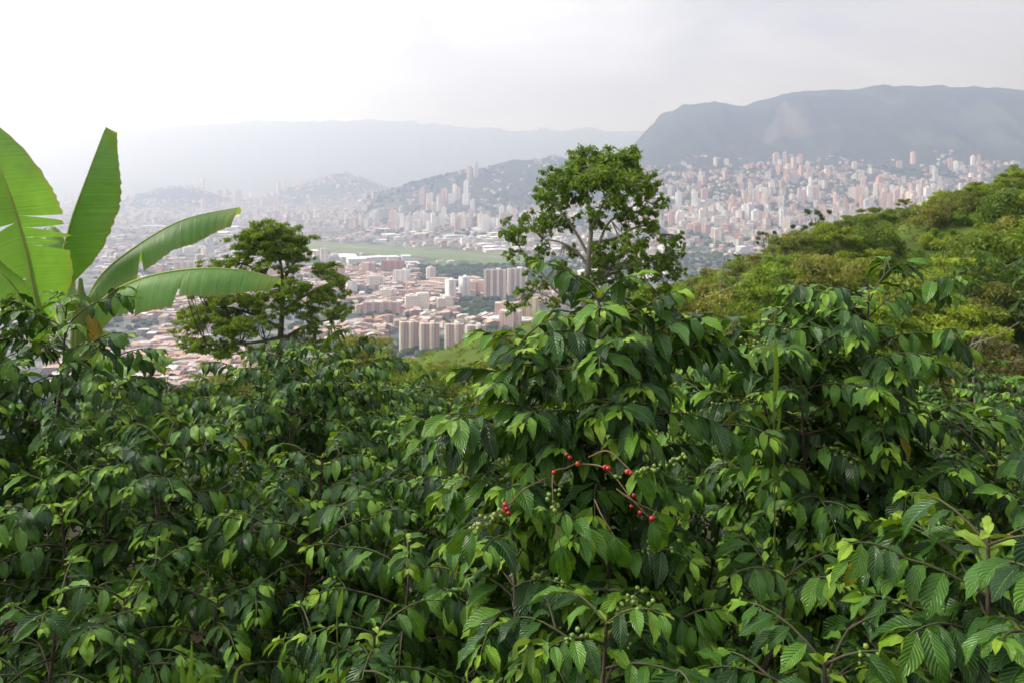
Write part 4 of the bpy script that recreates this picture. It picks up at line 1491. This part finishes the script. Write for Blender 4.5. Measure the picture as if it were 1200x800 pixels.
def leaf_template(bend, fold, wavy, phase, asym):
    """one coffee leaf, a metre long, 48 triangles: elliptic with a drawn-out tip, folded along the midrib, waved margin"""
    v = np.linspace(0, 1, NV_)
    v = v ** 0.92
    ang = -bend * v ** 1.2
    dx = np.concatenate([[0], np.cumsum(np.cos((ang[1:] + ang[:-1]) / 2) * np.diff(v))])
    dzv = np.concatenate([[0], np.cumsum(np.sin((ang[1:] + ang[:-1]) / 2) * np.diff(v))])
    hw = np.interp(v, [0, 0.06, 0.2, 0.4, 0.6, 0.78, 0.9, 1.0], [0.012, 0.045, 0.152, 0.214, 0.204, 0.130, 0.048, 0.004])
    u = np.linspace(-1, 1, NU_)
    U, Vv = np.meshgrid(u, np.arange(NV_))
    w = hw[Vv] * (1 + asym * U)
    wav = wavy * np.sin(v[Vv] * 15 + phase + (U > 0) * 1.3) * np.abs(U) ** 1.5
    lift = np.abs(U) * fold * hw[Vv] - 0.05 * (np.abs(U) > 0.9) * hw[Vv] + wav
    X = dx[Vv] - np.sin(ang[Vv]) * lift
    Z = dzv[Vv] + np.cos(ang[Vv]) * lift
    Y = U * w * (1 - 0.12 * fold)
    V = np.stack([X, Y, Z], -1).reshape(-1, 3)
    i0 = np.arange(NV_ * NU_).reshape(NV_, NU_)
    Q = np.stack([i0[:-1, :-1], i0[1:, :-1], i0[1:, 1:], i0[:-1, 1:]], -1).reshape(-1, 4)
    uv = np.stack([U, v[Vv], 0 * U], -1).reshape(-1, 3)
    return V, Q, uv


_tr = np.random.default_rng(3)
TEMPL = [leaf_template(_tr.uniform(0.5, 1.6), _tr.uniform(0.1, 0.55), _tr.uniform(0.022, 0.052), _tr.uniform(0, 6), _tr.uniform(-0.08, 0.08)) for _ in range(8)]
LOWQ = [(V.reshape(NV_, NU_, 3)[[0, 2, 4, 6]][:, [0, 2, 4]].reshape(-1, 3), uv.reshape(NV_, NU_, 3)[[0, 2, 4, 6]][:, [0, 2, 4]].reshape(-1, 3)) for V, _, uv in TEMPL]
_l0 = np.arange(12).reshape(4, 3)
LOWF = np.stack([_l0[:-1, :-1], _l0[1:, :-1], _l0[1:, 1:], _l0[:-1, 1:]], -1).reshape(-1, 4)
TINTS = np.array([(0.017, 0.054, 0.008), (0.030, 0.090, 0.011), (0.054, 0.145, 0.014), (0.092, 0.215, 0.018), (0.160, 0.310, 0.022), (0.265, 0.420, 0.032), (0.42, 0.36, 0.02)])  # mature greens deepened for inner shade, young tips brightened for top-lit highlights
LEAF_ME = {}


def leaf_mesh(k, c):
    if (k, c) not in LEAF_ME:
        V, Q, uv = TEMPL[k]
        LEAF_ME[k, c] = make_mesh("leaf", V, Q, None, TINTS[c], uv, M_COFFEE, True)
    return LEAF_ME[k, c]


def frame(dirv, upv):
    x = unit(dirv)
    n = upv - x * np.dot(upv, x)
    n = unit(n)
    y = np.cross(n, x)
    return np.stack([x, y, n], 1)


UPV = np.array([0.0, 0.0, 1.0])


class Shrub:
    def __init__(self, label, px, top, d, radius, leafL, seed, dens=1.04, stems=1, berries=0.0, group=None, young=0.25, base_t=0.12, spread=0.42, prof=(0.66, 0.92, 1.0, 0.95, 0.74, 0.36)):
        self.r = np.random.default_rng(seed)
        leafL *= 0.90
        self.x, self.y = (px - 600) / F_PX * d, d
        self.z = hz(self.x, self.y)
        self.H = -(top - HORIZON) / F_PX * d - self.z
        self.label, self.group = label, group
        self.leaves = []          # (template, tint, length, 3x3, position)
        self.branches, self.stems_ = [], []
        self.green, self.red, self.flowers = [], [], []
        self.d = d
        r = self.r
        for s in range(stems):
            off = np.zeros(2) if stems == 1 else np.array([math.cos(s * 6.28 / stems + seed), math.sin(s * 6.28 / stems + seed)]) * radius * spread
            hh = self.H * (1.0 if s == 0 else r.uniform(0.86, 0.98))
            lean = r.normal(0, 0.06, 2) + off
            sp = smooth_path([[off[0] * 0.15, off[1] * 0.15, -0.1], [off[0] * 0.5, off[1] * 0.5, hh * 0.35], [lean[0] * 0.9, lean[1] * 0.9, hh * 0.75], [lean[0], lean[1], hh - 0.06]], 26)
            self.stems_.append((sp, np.linspace(0.015, 0.005, 26) * (1 if stems == 1 else 0.8)))
            zs = np.arange(hh * base_t, hh - 0.05, 0.070 / dens)
            for k, zz in enumerate(zs):
                t = zz / hh
                p0 = np.array([np.interp(zz, sp[:, 2], sp[:, i]) for i in range(3)])
                az0 = k * math.pi / 2 + r.normal(0, 0.35) + seed
                for half in (0, 1):
                    L = radius * np.interp(t, [0, 0.25, 0.55, 0.8, 0.92, 1], prof) * r.uniform(0.72, 1.15)
                    if stems > 1:
                        L *= 0.8
                    if r.random() < 0.06:
                        continue
                    self.lateral(p0, az0 + half * math.pi + r.normal(0, 0.2), L, t, leafL, berries, young, True)
            # leading shoot
            top_p = sp[-1]
            for j in range(3):
                for sgn in (0, 1):
                    az = j * math.pi / 2 + sgn * math.pi + seed
                    dv = np.array([math.cos(az), math.sin(az), 0.9 - 0.5 * (2 - j) * 0.6])
                    self.leaf(top_p - [0, 0, 0.035 * (2 - j)], dv, leafL * (0.85 - 0.2 * j), 4 + (j > 0))

    def leaf(self, p, dv, L, tint, up=UPV):
        r = self.r
        R = frame(dv, up + r.normal(0, 0.28, 3))
        self.leaves.append((int(r.integers(0, 8)), int(tint), L, R, np.asarray(p, float)))

    def lateral(self, p0, az, L, t, leafL, berries, young, sub):
        r = self.r
        n = max(4, int(L / 0.0425))
        pitch = np.interp(t, [0, 0.5, 0.85, 1], [0.05, 0.30, 0.66, 0.95]) + r.normal(0, 0.12)
        drop = np.interp(L, [0.1, 0.4, 0.9], [0.7, 1.25, 1.5]) * r.uniform(0.7, 1.25)
        pts = [np.asarray(p0, float)]
        a = az
        for i in range(n):
            f = (i + 1) / n
            pt = pitch - drop * f ** 1.3
            a += r.normal(0, 0.035)
            pts.append(pts[-1] + np.array([math.cos(a) * math.cos(pt), math.sin(a) * math.cos(pt), math.sin(pt)]) * (L / n) * (1.38 - 0.76 * f))
        pts = np.array(pts)
        if pts[:, 2].min() < 0.04:
            pts[:, 2] = np.maximum(pts[:, 2], 0.04)
        self.branches.append((pts, np.linspace(0.0040, 0.0014, len(pts))))
        start = 0.20 if sub else 0.15
        fruiting = r.random() < berries
        for i in range(1, len(pts)):
            f = i / (len(pts) - 1)
            tang = unit(pts[i] - pts[i - 1])
            side = unit(np.cross(UPV, tang))
            if fruiting and 0.25 < f < 0.8:
                for _ in range(int(r.integers(2, 7))):
                    self.green.append(pts[i] + r.normal(0, 0.011, 3))
            if f < start + r.uniform(-0.08, 0.08):
                continue
            last = len(pts) - 1 - i
            for sg in (-1, 1):
                if r.random() < 0.10:
                    continue
                k = 1.0
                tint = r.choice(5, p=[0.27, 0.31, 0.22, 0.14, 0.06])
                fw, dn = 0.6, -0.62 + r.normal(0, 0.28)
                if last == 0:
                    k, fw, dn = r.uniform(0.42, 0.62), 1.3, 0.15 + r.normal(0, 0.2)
                    tint = r.choice([4, 5, 3], p=[0.45, young, 0.55 - young])  # young leaves, their bright tint also standing in for top-lit tips
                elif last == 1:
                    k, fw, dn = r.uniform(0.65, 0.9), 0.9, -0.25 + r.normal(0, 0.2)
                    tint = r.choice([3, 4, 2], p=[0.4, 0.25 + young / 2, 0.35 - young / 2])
                elif r.random() < 0.0025:
                    tint = 6
                dv = side * sg + tang * fw * r.uniform(0.7, 1.3) + UPV * dn
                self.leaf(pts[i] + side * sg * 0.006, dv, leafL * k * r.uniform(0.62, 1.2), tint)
            if last == 0:
                self.leaf(pts[i], tang + UPV * 0.4, leafL * 0.35, 5 if r.random() < 0.6 else 4)
        if sub and L > 0.35:
            for _ in range(int(r.integers(1, 3))):
                j = int(len(pts) * r.uniform(0.35, 0.65))
                self.lateral(pts[j], az + r.choice([-1, 1]) * r.uniform(0.5, 0.95), L * r.uniform(0.35, 0.55), t * 0.9, leafL, 0, young, False)


SHRUBS = []


def shrub(*a, **k):
    SHRUBS.append(Shrub(*a, **k))
    return SHRUBS[-1]


G_ROW = 'coffee shrubs of the rows further down the slope'
center = shrub('coffee shrub with ripe red cherries on bent twigs below a tall leafy dome', 698, 326, 2.95, 0.48, 0.150, 11, stems=4, spread=0.36, berries=0.06, young=0.35, dens=1.0, prof=(0.6, 0.7, 0.78, 1.05, 0.9, 0.45))
right = shrub('domed coffee shrub heavy with green cherries and a cane stalk beside it', 960, 328, 3.75, 0.60, 0.140, 12, stems=4, spread=0.4, berries=0.36, young=0.35, prof=(0.6, 0.72, 0.85, 1.0, 0.85, 0.4))
shrub('tall coffee shrub covering the foot of the banana plant', 0, 354, 4.3, 0.72, 0.125, 13, stems=3, berries=0.1)
shrub('broad coffee shrub with dense low dome in front of the mimosa tree', 345, 414, 5.7, 0.86, 0.120, 14, stems=4, berries=0.1, young=0.35)
shrub('coffee shrub between the banana plant and the broad dome', 205, 452, 6.6, 0.85, 0.120, 15, stems=3, young=0.35, base_t=0.3)
shrub('coffee shrub beside the broad dome with pale young shoots', 470, 462, 6.9, 0.80, 0.120, 16, stems=3, young=0.4, base_t=0.3)
shrub('dark coffee shrub filling the gap between red cherry shrub and broad dome', 548, 492, 4.2, 0.66, 0.130, 17, stems=3, berries=0.2)
shrub('coffee shrub filling the gap between the red and green cherry shrubs', 808, 470, 4.6, 0.60, 0.130, 18, stems=3, berries=0.15)
shrub('coffee shrub in front of the tall one by the banana plant', 120, 515, 3.6, 0.62, 0.120, 19, stems=3)
shrub('twiggy coffee shrub with a grass stalk growing through it', 335, 550, 3.9, 0.68, 0.122, 20, stems=3, berries=0.1)
shrub('low coffee shrub with big quilted leaves below the red cherries', 640, 615, 2.35, 0.53, 0.138, 21, stems=2, berries=0.2)
shrub('low coffee shrub between the quilted leaves and the dark hollow', 810, 590, 2.75, 0.52, 0.132, 22, stems=2, berries=0.2)
shrub('coffee shrub with large glossy leaves and yellow green tips beside the field', 1150, 570, 2.2, 0.50, 0.150, 23, stems=2, young=0.45)
shrub('bright coffee shrub spreading below the green cherry shrub', 1080, 500, 3.6, 0.66, 0.135, 24, stems=3, young=0.45, berries=0.2)
shrub('coffee shrub behind the large glossy leaves', 1195, 474, 4.2, 0.74, 0.130, 25, stems=3, young=0.4)
shrub('lowest coffee shrub at the foot of the dark hollow', 985, 705, 2.25, 0.44, 0.130, 26, stems=1, young=0.35, berries=0.3)
shrub('small coffee shrub beside long grass blades', 465, 650, 3.0, 0.52, 0.125, 27, stems=2)
shrub('small leafy coffee shrub among the shady weeds', 20, 650, 2.9, 0.48, 0.118, 28, stems=2)
shrub('low coffee shrub between the weeds and the long grass', 220, 660, 3.1, 0.50, 0.118, 29, stems=2)
ROWW = ['beside the grassy shoulder', 'below the mimosa tree', 'behind the dark gap shrub', 'under the young banana leaf', 'behind the broad dome', 'below the reddish brown bush', 'under the bare dead stem', 'behind the bright spreading shrub', 'past the glossy leaved shrub',
        'furthest down below the mimosa tree', 'behind the red cherry shrub', 'between the two cherry shrubs, further down', 'behind the green cherry shrub', 'behind the tall shrub by the banana plant']
for i, (px, top, d) in enumerate(((505, 452, 10.5), (440, 440, 9.5), (580, 470, 9.0), (120, 445, 9.6), (260, 432, 8.6), (1120, 448, 8.8), (1190, 440, 10.5), (1050, 462, 7.5), (1245, 455, 7.0),
                                  (390, 432, 11.5), (660, 470, 7.5), (760, 455, 8.0), (870, 440, 8.2), (-40, 420, 6.5))):
    shrub('pale green coffee shrub of the lower rows ' + ROWW[i], px, top, d, 0.80, 0.125, 40 + i, stems=2, young=0.45, dens=0.72, group=G_ROW, base_t=0.4)

for i, (px, top, d, where) in enumerate(((1385, 500, 3.2, 'past the large glossy leaves along the row'), (1400, 470, 5.2, 'second past the large glossy leaves along the row'),
                                         (-160, 470, 3.6, 'past the tall shrub by the banana plant'), (-210, 420, 5.6, 'second past the tall shrub by the banana plant'), (1330, 455, 8.0, 'at the end of the lower rows'))):
    shrub('coffee shrub ' + where, px, top, d, 0.72, 0.135, 70 + i, stems=2, dens=0.75, base_t=0.15)

# bent fruiting twigs on the front shrub
fr = np.random.default_rng(77)
cbase = np.array([center.x, center.y, center.z])
TWIGS = [[(680, 540, 2.62), (664, 548, 2.50), (649, 553, 2.42), (648, 580, 2.38), (651, 610, 2.36), (657, 640, 2.35)],
         [(682, 543, 2.62), (705, 546, 2.50), (722, 560, 2.44), (740, 584, 2.40), (764, 609, 2.38)],
         [(690, 535, 2.62), (712, 528, 2.50), (733, 545, 2.45), (745, 558, 2.42)],
         [(640, 560, 2.60), (614, 573, 2.45), (597, 590, 2.38), (575, 604, 2.34), (553, 620, 2.32)],
         [(722, 572, 2.45), (745, 588, 2.42), (770, 600, 2.42)],
         [(697, 585, 2.5), (705, 603, 2.45), (720, 628, 2.42)]]
tw_world = [smooth_path([P(*q) for q in t_], 20) for t_ in TWIGS]
for pts in tw_world:
    center.branches.append((pts - cbase, np.linspace(0.0030, 0.0017, len(pts)) * 1.0))


for pts in tw_world:                       # a few leaves at the twig ends
    q = pts - cbase
    tg = unit(q[-1] - q[-3])
    sd = unit(np.cross(UPV, tg) + np.array([0.6, 0, 0]))
    for sg in (-1, 1):
        center.leaf(q[-1], sd * sg * 0.8 + tg + UPV * -0.6, 0.10, 2, np.array([0, -0.8, 0.6]))
    center.leaf(q[-1], tg + UPV * -0.5, 0.12, 3, np.array([0, -0.8, 0.6]))


def cherry(px, py, d):
    center.red.append(P(px, py, d) - cbase)


for px, py, d in ((589, 599, 2.35), (594, 596, 2.36), (596, 601, 2.34), (592, 591, 2.37), (649, 553, 2.40), (668, 536, 2.48), (677, 543, 2.52), (664, 532, 2.46), (713, 548, 2.45), (735, 552, 2.40),
                  (739, 554, 2.42), (743, 580, 2.37), (740, 593, 2.36), (750, 600, 2.37), (764, 607, 2.36), (709, 547, 2.46)):
    cherry(px, py, d)
for px, py, d in ((722, 558, 2.42), (727, 559, 2.42)):
    center.green.append(P(px, py, d) - cbase)
for k in range(34):
    f = fr.random()
    center.green.append(P(587 - 36 * f + fr.normal(0, 3), 602 + 16 * f + fr.normal(0, 4), 2.335 + fr.normal(0, 0.01)) - cbase)
for k in range(14):
    center.green.append(P(650 + fr.normal(0, 4), fr.uniform(572, 602), 2.37 + fr.normal(0, 0.01)) - cbase)
for k in range(26):
    f = fr.random()
    center.green.append(P(750 + 55 * f + fr.normal(0, 2), 554 - 24 * f + fr.normal(0, 3), 2.45 + fr.normal(0, 0.01)) - cbase)

# the twigs hang free: no leaf of any shrub grows in front of them
twp = np.concatenate(tw_world)
tpx, tpy = to_px(twp)


def clear_twigs(s):
    keep = []
    base = np.array([s.x, s.y, s.z])
    for lf in s.leaves:
        V = (TEMPL[lf[0]][0][[12, 17, 22, 27, 10, 14, 20, 24]] * lf[2]) @ lf[3].T + lf[4] + base
        ok = True
        if 2.0 < V[0, 1] + 0.4 and V[:, 1].min() < 2.75:
            x, y = to_px(V)
            dd = (x[:, None] - tpx) ** 2 + (y[:, None] - tpy) ** 2
            ok = not ((dd < 11 ** 2) & (V[:, 1][:, None] < twp[:, 1] + 0.04)).any()
        # and the camera's own place is clear
        if (np.linalg.norm(V, axis=1) < 0.9).any():
            ok = False
        if ok:
            keep.append(lf)
    s.leaves = keep


for s in SHRUBS:
    clear_twigs(s)

# which leaves can be told apart: splat all leaves into a coarse depth grid
CELL = 4.0
GW, GH = 300, 200
uu, vv_ = np.meshgrid(np.linspace(0, NU_ - 1, 7), np.linspace(0, NV_ - 1, 15))
iu, iv = np.minimum(uu.astype(int), NU_ - 2), np.minimum(vv_.astype(int), NV_ - 2)
fu, fv = (uu - iu)[..., None], (vv_ - iv)[..., None]
DENSE = []
for V, _, _ in TEMPL:
    Gd = V.reshape(NV_, NU_, 3)
    DENSE.append(((Gd[iv, iu] * (1 - fu) + Gd[iv, iu + 1] * fu) * (1 - fv) + (Gd[iv + 1, iu] * (1 - fu) + Gd[iv + 1, iu + 1] * fu) * fv).reshape(-1, 3))
DENSE = np.array(DENSE)
zbuf = np.full(GW * GH, 1e9)
store = []
for s in SHRUBS:
    if not s.leaves:
        store.append(None)
        continue
    K = np.array([l[0] for l in s.leaves])
    Ls = np.array([l[2] for l in s.leaves])
    Rm = np.array([l[3] for l in s.leaves])
    Ps = np.array([l[4] for l in s.leaves])
    W = np.einsum('nij,npj->npi', Rm, DENSE[K] * Ls[:, None, None]) + Ps[:, None] + np.array([s.x, s.y, s.z])
    W[..., 1] = np.maximum(W[..., 1], 0.05)
    x, y = to_px(W)
    cx_, cy_ = (x / CELL).astype(int), (y / CELL).astype(int)
    ok = (x >= 0) & (cx_ < GW) & (y >= 0) & (cy_ < GH)
    flat_i = np.where(ok, cy_ * GW + cx_, 0)
    np.minimum.at(zbuf, flat_i[ok], W[..., 1][ok])
    store.append((flat_i, ok, W[..., 1]))
total_leaf = 0


def ball(c, r_, n=6):
    pass


import bmesh
bm = bmesh.new()
bmesh.ops.create_icosphere(bm, subdivisions=1, radius=1.0)
ICV = np.array([v.co[:] for v in bm.verts])
ICT = np.array([[v.index for v in f.verts] for f in bm.faces])
bm.free()
bm = bmesh.new()
bmesh.ops.create_icosphere(bm, subdivisions=2, radius=1.0)
RV = np.array([v.co[:] for v in bm.verts])
RT = np.array([[v.index for v in f.verts] for f in bm.faces])
bm.free()
CHERRY = [make_mesh("cherry", RV, None, RT, c, None, M_BERRY, True) for c in ((0.36, 0.015, 0.014), (0.24, 0.010, 0.016), (0.42, 0.05, 0.02))]

for s, st in zip(SHRUBS, store):
    e = bpy.data.objects.new("coffee_shrub", None)
    COL.objects.link(e)
    e.location = (s.x, s.y, s.z)
    tag(e, s.label, 'coffee shrub', s.group)
    for sp, rad in s.stems_:
        g = Geo()
        g.tube(sp, rad, (0.085, 0.066, 0.045), 8)
        link("stem", g.mesh("stem", M_BARK, True), e)
    near = s.group is None
    gb = Geo()
    for bi, (pts, rad) in enumerate(s.branches):
        tgt = gb
        c = np.linspace(0, 1, len(pts))[:, None]
        c = np.array([0.075, 0.060, 0.036]) * (1 - c) + np.array([0.075, 0.110, 0.028]) * c
        V, Q = tube(pts, rad, 5)
        if s is center and bi >= len(s.branches) - len(TWIGS):
            one_ = Geo()
            one_.add(V, Q, col=np.repeat(np.array([[0.16, 0.105, 0.055]]), len(V), 0))
            link("twig", one_.mesh("twig", M_BARK, True), e)
        else:
            gb.add(V, Q, col=np.repeat(c, 5, 0))
    o = link("branches", gb.mesh("branches", M_BARK, True), e)
    o['kind'] = 'stuff'
    if s.green:
        Gp = np.array(s.green)
        m = len(Gp)
        sc = s.r.uniform(0.0055, 0.0085, (m, 1, 1))
        V = (ICV[None] * sc + Gp[:, None]).reshape(-1, 3)
        T = (ICT[None] + (np.arange(m) * len(ICV))[:, None, None]).reshape(-1, 3)
        c = np.array([(0.14, 0.22, 0.03), (0.20, 0.27, 0.04), (0.10, 0.17, 0.03)])[s.r.integers(0, 3, m)]
        o = link("green_cherries", make_mesh("green_cherries", V, None, T, np.repeat(c, len(ICV), 0), None, M_BERRY, True), e)
        o['kind'] = 'stuff'
    for p_ in s.red:
        o = link("cherry", CHERRY[int(s.r.integers(0, 3))], e, loc=p_)
        k = s.r.uniform(0.0055, 0.0085)
        o.scale = (k, k, k * 1.15)
        o.rotation_euler = (s.r.uniform(-0.8, 0.8), s.r.uniform(-0.8, 0.8), 0)
    if st is None:
        continue
    flat_i, ok, dep = st
    seen = (ok & (dep <= zbuf[flat_i] + 0.03))
    # count distinct cells roughly by visible samples scaled with size
    Ls = np.array([l[2] for l in s.leaves])
    size_px = Ls / dep.mean(1) * F_PX
    cells = seen.mean(1) * (size_px ** 2) * 0.42
    cand = np.where((cells > 40) & (size_px > 11))[0]
    cand = cand[np.argsort(-cells[cand])][:300]
    single = np.zeros(len(s.leaves), bool)
    single[cand] = True
    total_leaf += len(cand)
    for i in cand:
        k, c, L, R, p_ = s.leaves[i]
        M = np.eye(4)
        M[:3, :3] = R * L
        M[:3, 3] = p_
        link("leaf", leaf_mesh(k, c), e, matrix=Matrix(M.tolist()))
    rest = [(*l, bool(q)) for l, q, sg_ in zip(s.leaves, cells > 6, single) if not sg_]
    if rest:
        VV, QQ, CC, UU, off = [], [], [], [], 0
        for k, full in [(a_, b_) for a_ in range(8) for b_ in (True, False)]:
            grp = [l for l in rest if l[0] == k and l[5] == full]
            if not grp:
                continue
            V, Q, uv = TEMPL[k] if full else (LOWQ[k][0], LOWF, LOWQ[k][1])
            Rm = np.array([l[3] * l[2] for l in grp])
            Ps = np.array([l[4] for l in grp])
            VV.append((np.einsum('nij,pj->npi', Rm, V) + Ps[:, None]).reshape(-1, 3))
            QQ.append((Q[None] + (np.arange(len(grp)) * len(V))[:, None, None]).reshape(-1, 4) + off)
            off += len(grp) * len(V)
            CC.append(np.repeat(TINTS[[l[1] for l in grp]] * s.r.uniform(0.85, 1.15, (len(grp), 1)), len(V), 0))
            UU.append(np.tile(uv, (len(grp), 1)))
        o = link("foliage", make_mesh("foliage", np.concatenate(VV), np.concatenate(QQ), None, np.concatenate(CC), np.concatenate(UU), M_COFFEE, True), e)
        o['kind'] = 'stuff'
STATS = (sum(len(s.leaves) for s in SHRUBS), total_leaf)


# ------------------------------------------------------------------ grass stalks and weeds among the shrubs
def blade(base, tip, sag, w, n=9):
    b, t = np.asarray(base, float), np.asarray(tip, float)
    m = (b + t) / 2 + np.asarray(sag)
    c = smooth_path([b, m, t], n)
    tg = np.gradient(c, axis=0)
    side = np.cross(tg, [0.1, -1, 0.05])
    side /= np.linalg.norm(side, axis=1, keepdims=True) + 1e-9
    ww = np.interp(np.linspace(0, 1, n), [0, 0.3, 0.75, 1], [0.55, 1, 0.7, 0.02])[:, None] * w
    V = np.concatenate([c - side * ww, c + [0, 0.3 * w, -0.3 * w], c + side * ww])
    i = np.arange(n - 1)
    return V, np.concatenate([np.stack([i, i + 1, n + i + 1, n + i], 1), np.stack([n + i, n + i + 1, 2 * n + i + 1, 2 * n + i], 1)])


GC = (0.11, 0.20, 0.035)


def grass_plant(label, d, px, stalk, blades, seed):
    x, y = (px - 600) / F_PX * d, d
    z = hz(x, y)
    org = np.array([x, y, z])
    e = bpy.data.objects.new("grass_plant", None)
    COL.objects.link(e)
    e.location = org
    tag(e, label, 'grass')
    if stalk:
        g = Geo()
        g.tube(smooth_path([[0, 0, -0.05]] + [P(a, b, d) - org for a, b in stalk], 14), np.linspace(0.0036, 0.0022, 14), (0.15, 0.22, 0.06), 6)
        link("stalk", g.mesh("stalk", M_GRASSY, True), e)
    for (a, b, s_, w) in blades:
        V, Q = blade(P(*a, d) - org, P(*b, d - 0.1) - org, np.array([s_[0], 0, s_[1]]), w)
        link("blade", make_mesh("blade", V, Q, None, np.array(GC), None, M_GRASSY, True), e)
    return e


grass_plant('tall grass stalk with a long sheath growing through the twiggy shrub', 2.75, 397, [(396, 800), (395, 720), (397, 690)],
            [((396, 722), (402, 686), (0, 0.0), 0.009), ((396, 797), (372, 798), (0, 0.02), 0.012), ((396, 800), (420, 780), (0, 0.02), 0.008)], 1)
grass_plant('tuft of long grass blades below the small shrubs', 2.6, 216, [],
            [((216, 830), (213, 770), (0, 0), 0.011), ((217, 830), (232, 786), (0, 0.01), 0.012), ((214, 830), (225, 745), (0.01, 0), 0.007), ((219, 830), (262, 792), (0, 0.05), 0.008), ((212, 830), (192, 800), (0, 0.03), 0.008),
             ((272, 830), (300, 775), (-0.02, 0.05), 0.005)], 2)
grass_plant('upright cane stalk rising in front of the green cherry shrub', 3.05, 908, [(908, 640), (907, 500), (908, 365)],
            [((908, 470), (908, 392), (0.005, 0), 0.011), ((907, 405), (900, 440), (-0.03, 0.03), 0.010), ((907, 560), (893, 600), (-0.03, 0.03), 0.008), ((908, 520), (916, 480), (0.0, 0), 0.008)], 3)
grass_plant('three pointed blades of a young weed under the quilted leaves', 2.0, 622, [],
            [((622, 752), (601, 775), (-0.01, 0.02), 0.011), ((622, 752), (623, 792), (0, 0), 0.011), ((622, 752), (642, 770), (0.01, 0.02), 0.010), ((622, 752), (610, 790), (0, 0), 0.009)], 4)
# shady weeds at the foot of the shrubs
r = np.random.default_rng(91)
n = 1500
d = r.uniform(1.8, 14.0, n)
px = r.uniform(-500, 1700, n)
x = (px - 600) / F_PX * d
cs = np.stack([x, d, height(x, d) + r.uniform(0.02, 0.25, n)], 1)
V, Q, C = leaf_cloud(cs, r.uniform(0.05, 0.16, n), np.full(n, 11), 0.028, GREENS['mid'] + GREENS['bright'], r, (1, 1, 0.6), 0.3, 1.7, 1.0)
tag(link("weeds", make_mesh("weeds", V, Q, None, C, None, M_TREE, False)), 'small leafy weeds covering the shaded soil', 'weeds', kind='stuff')
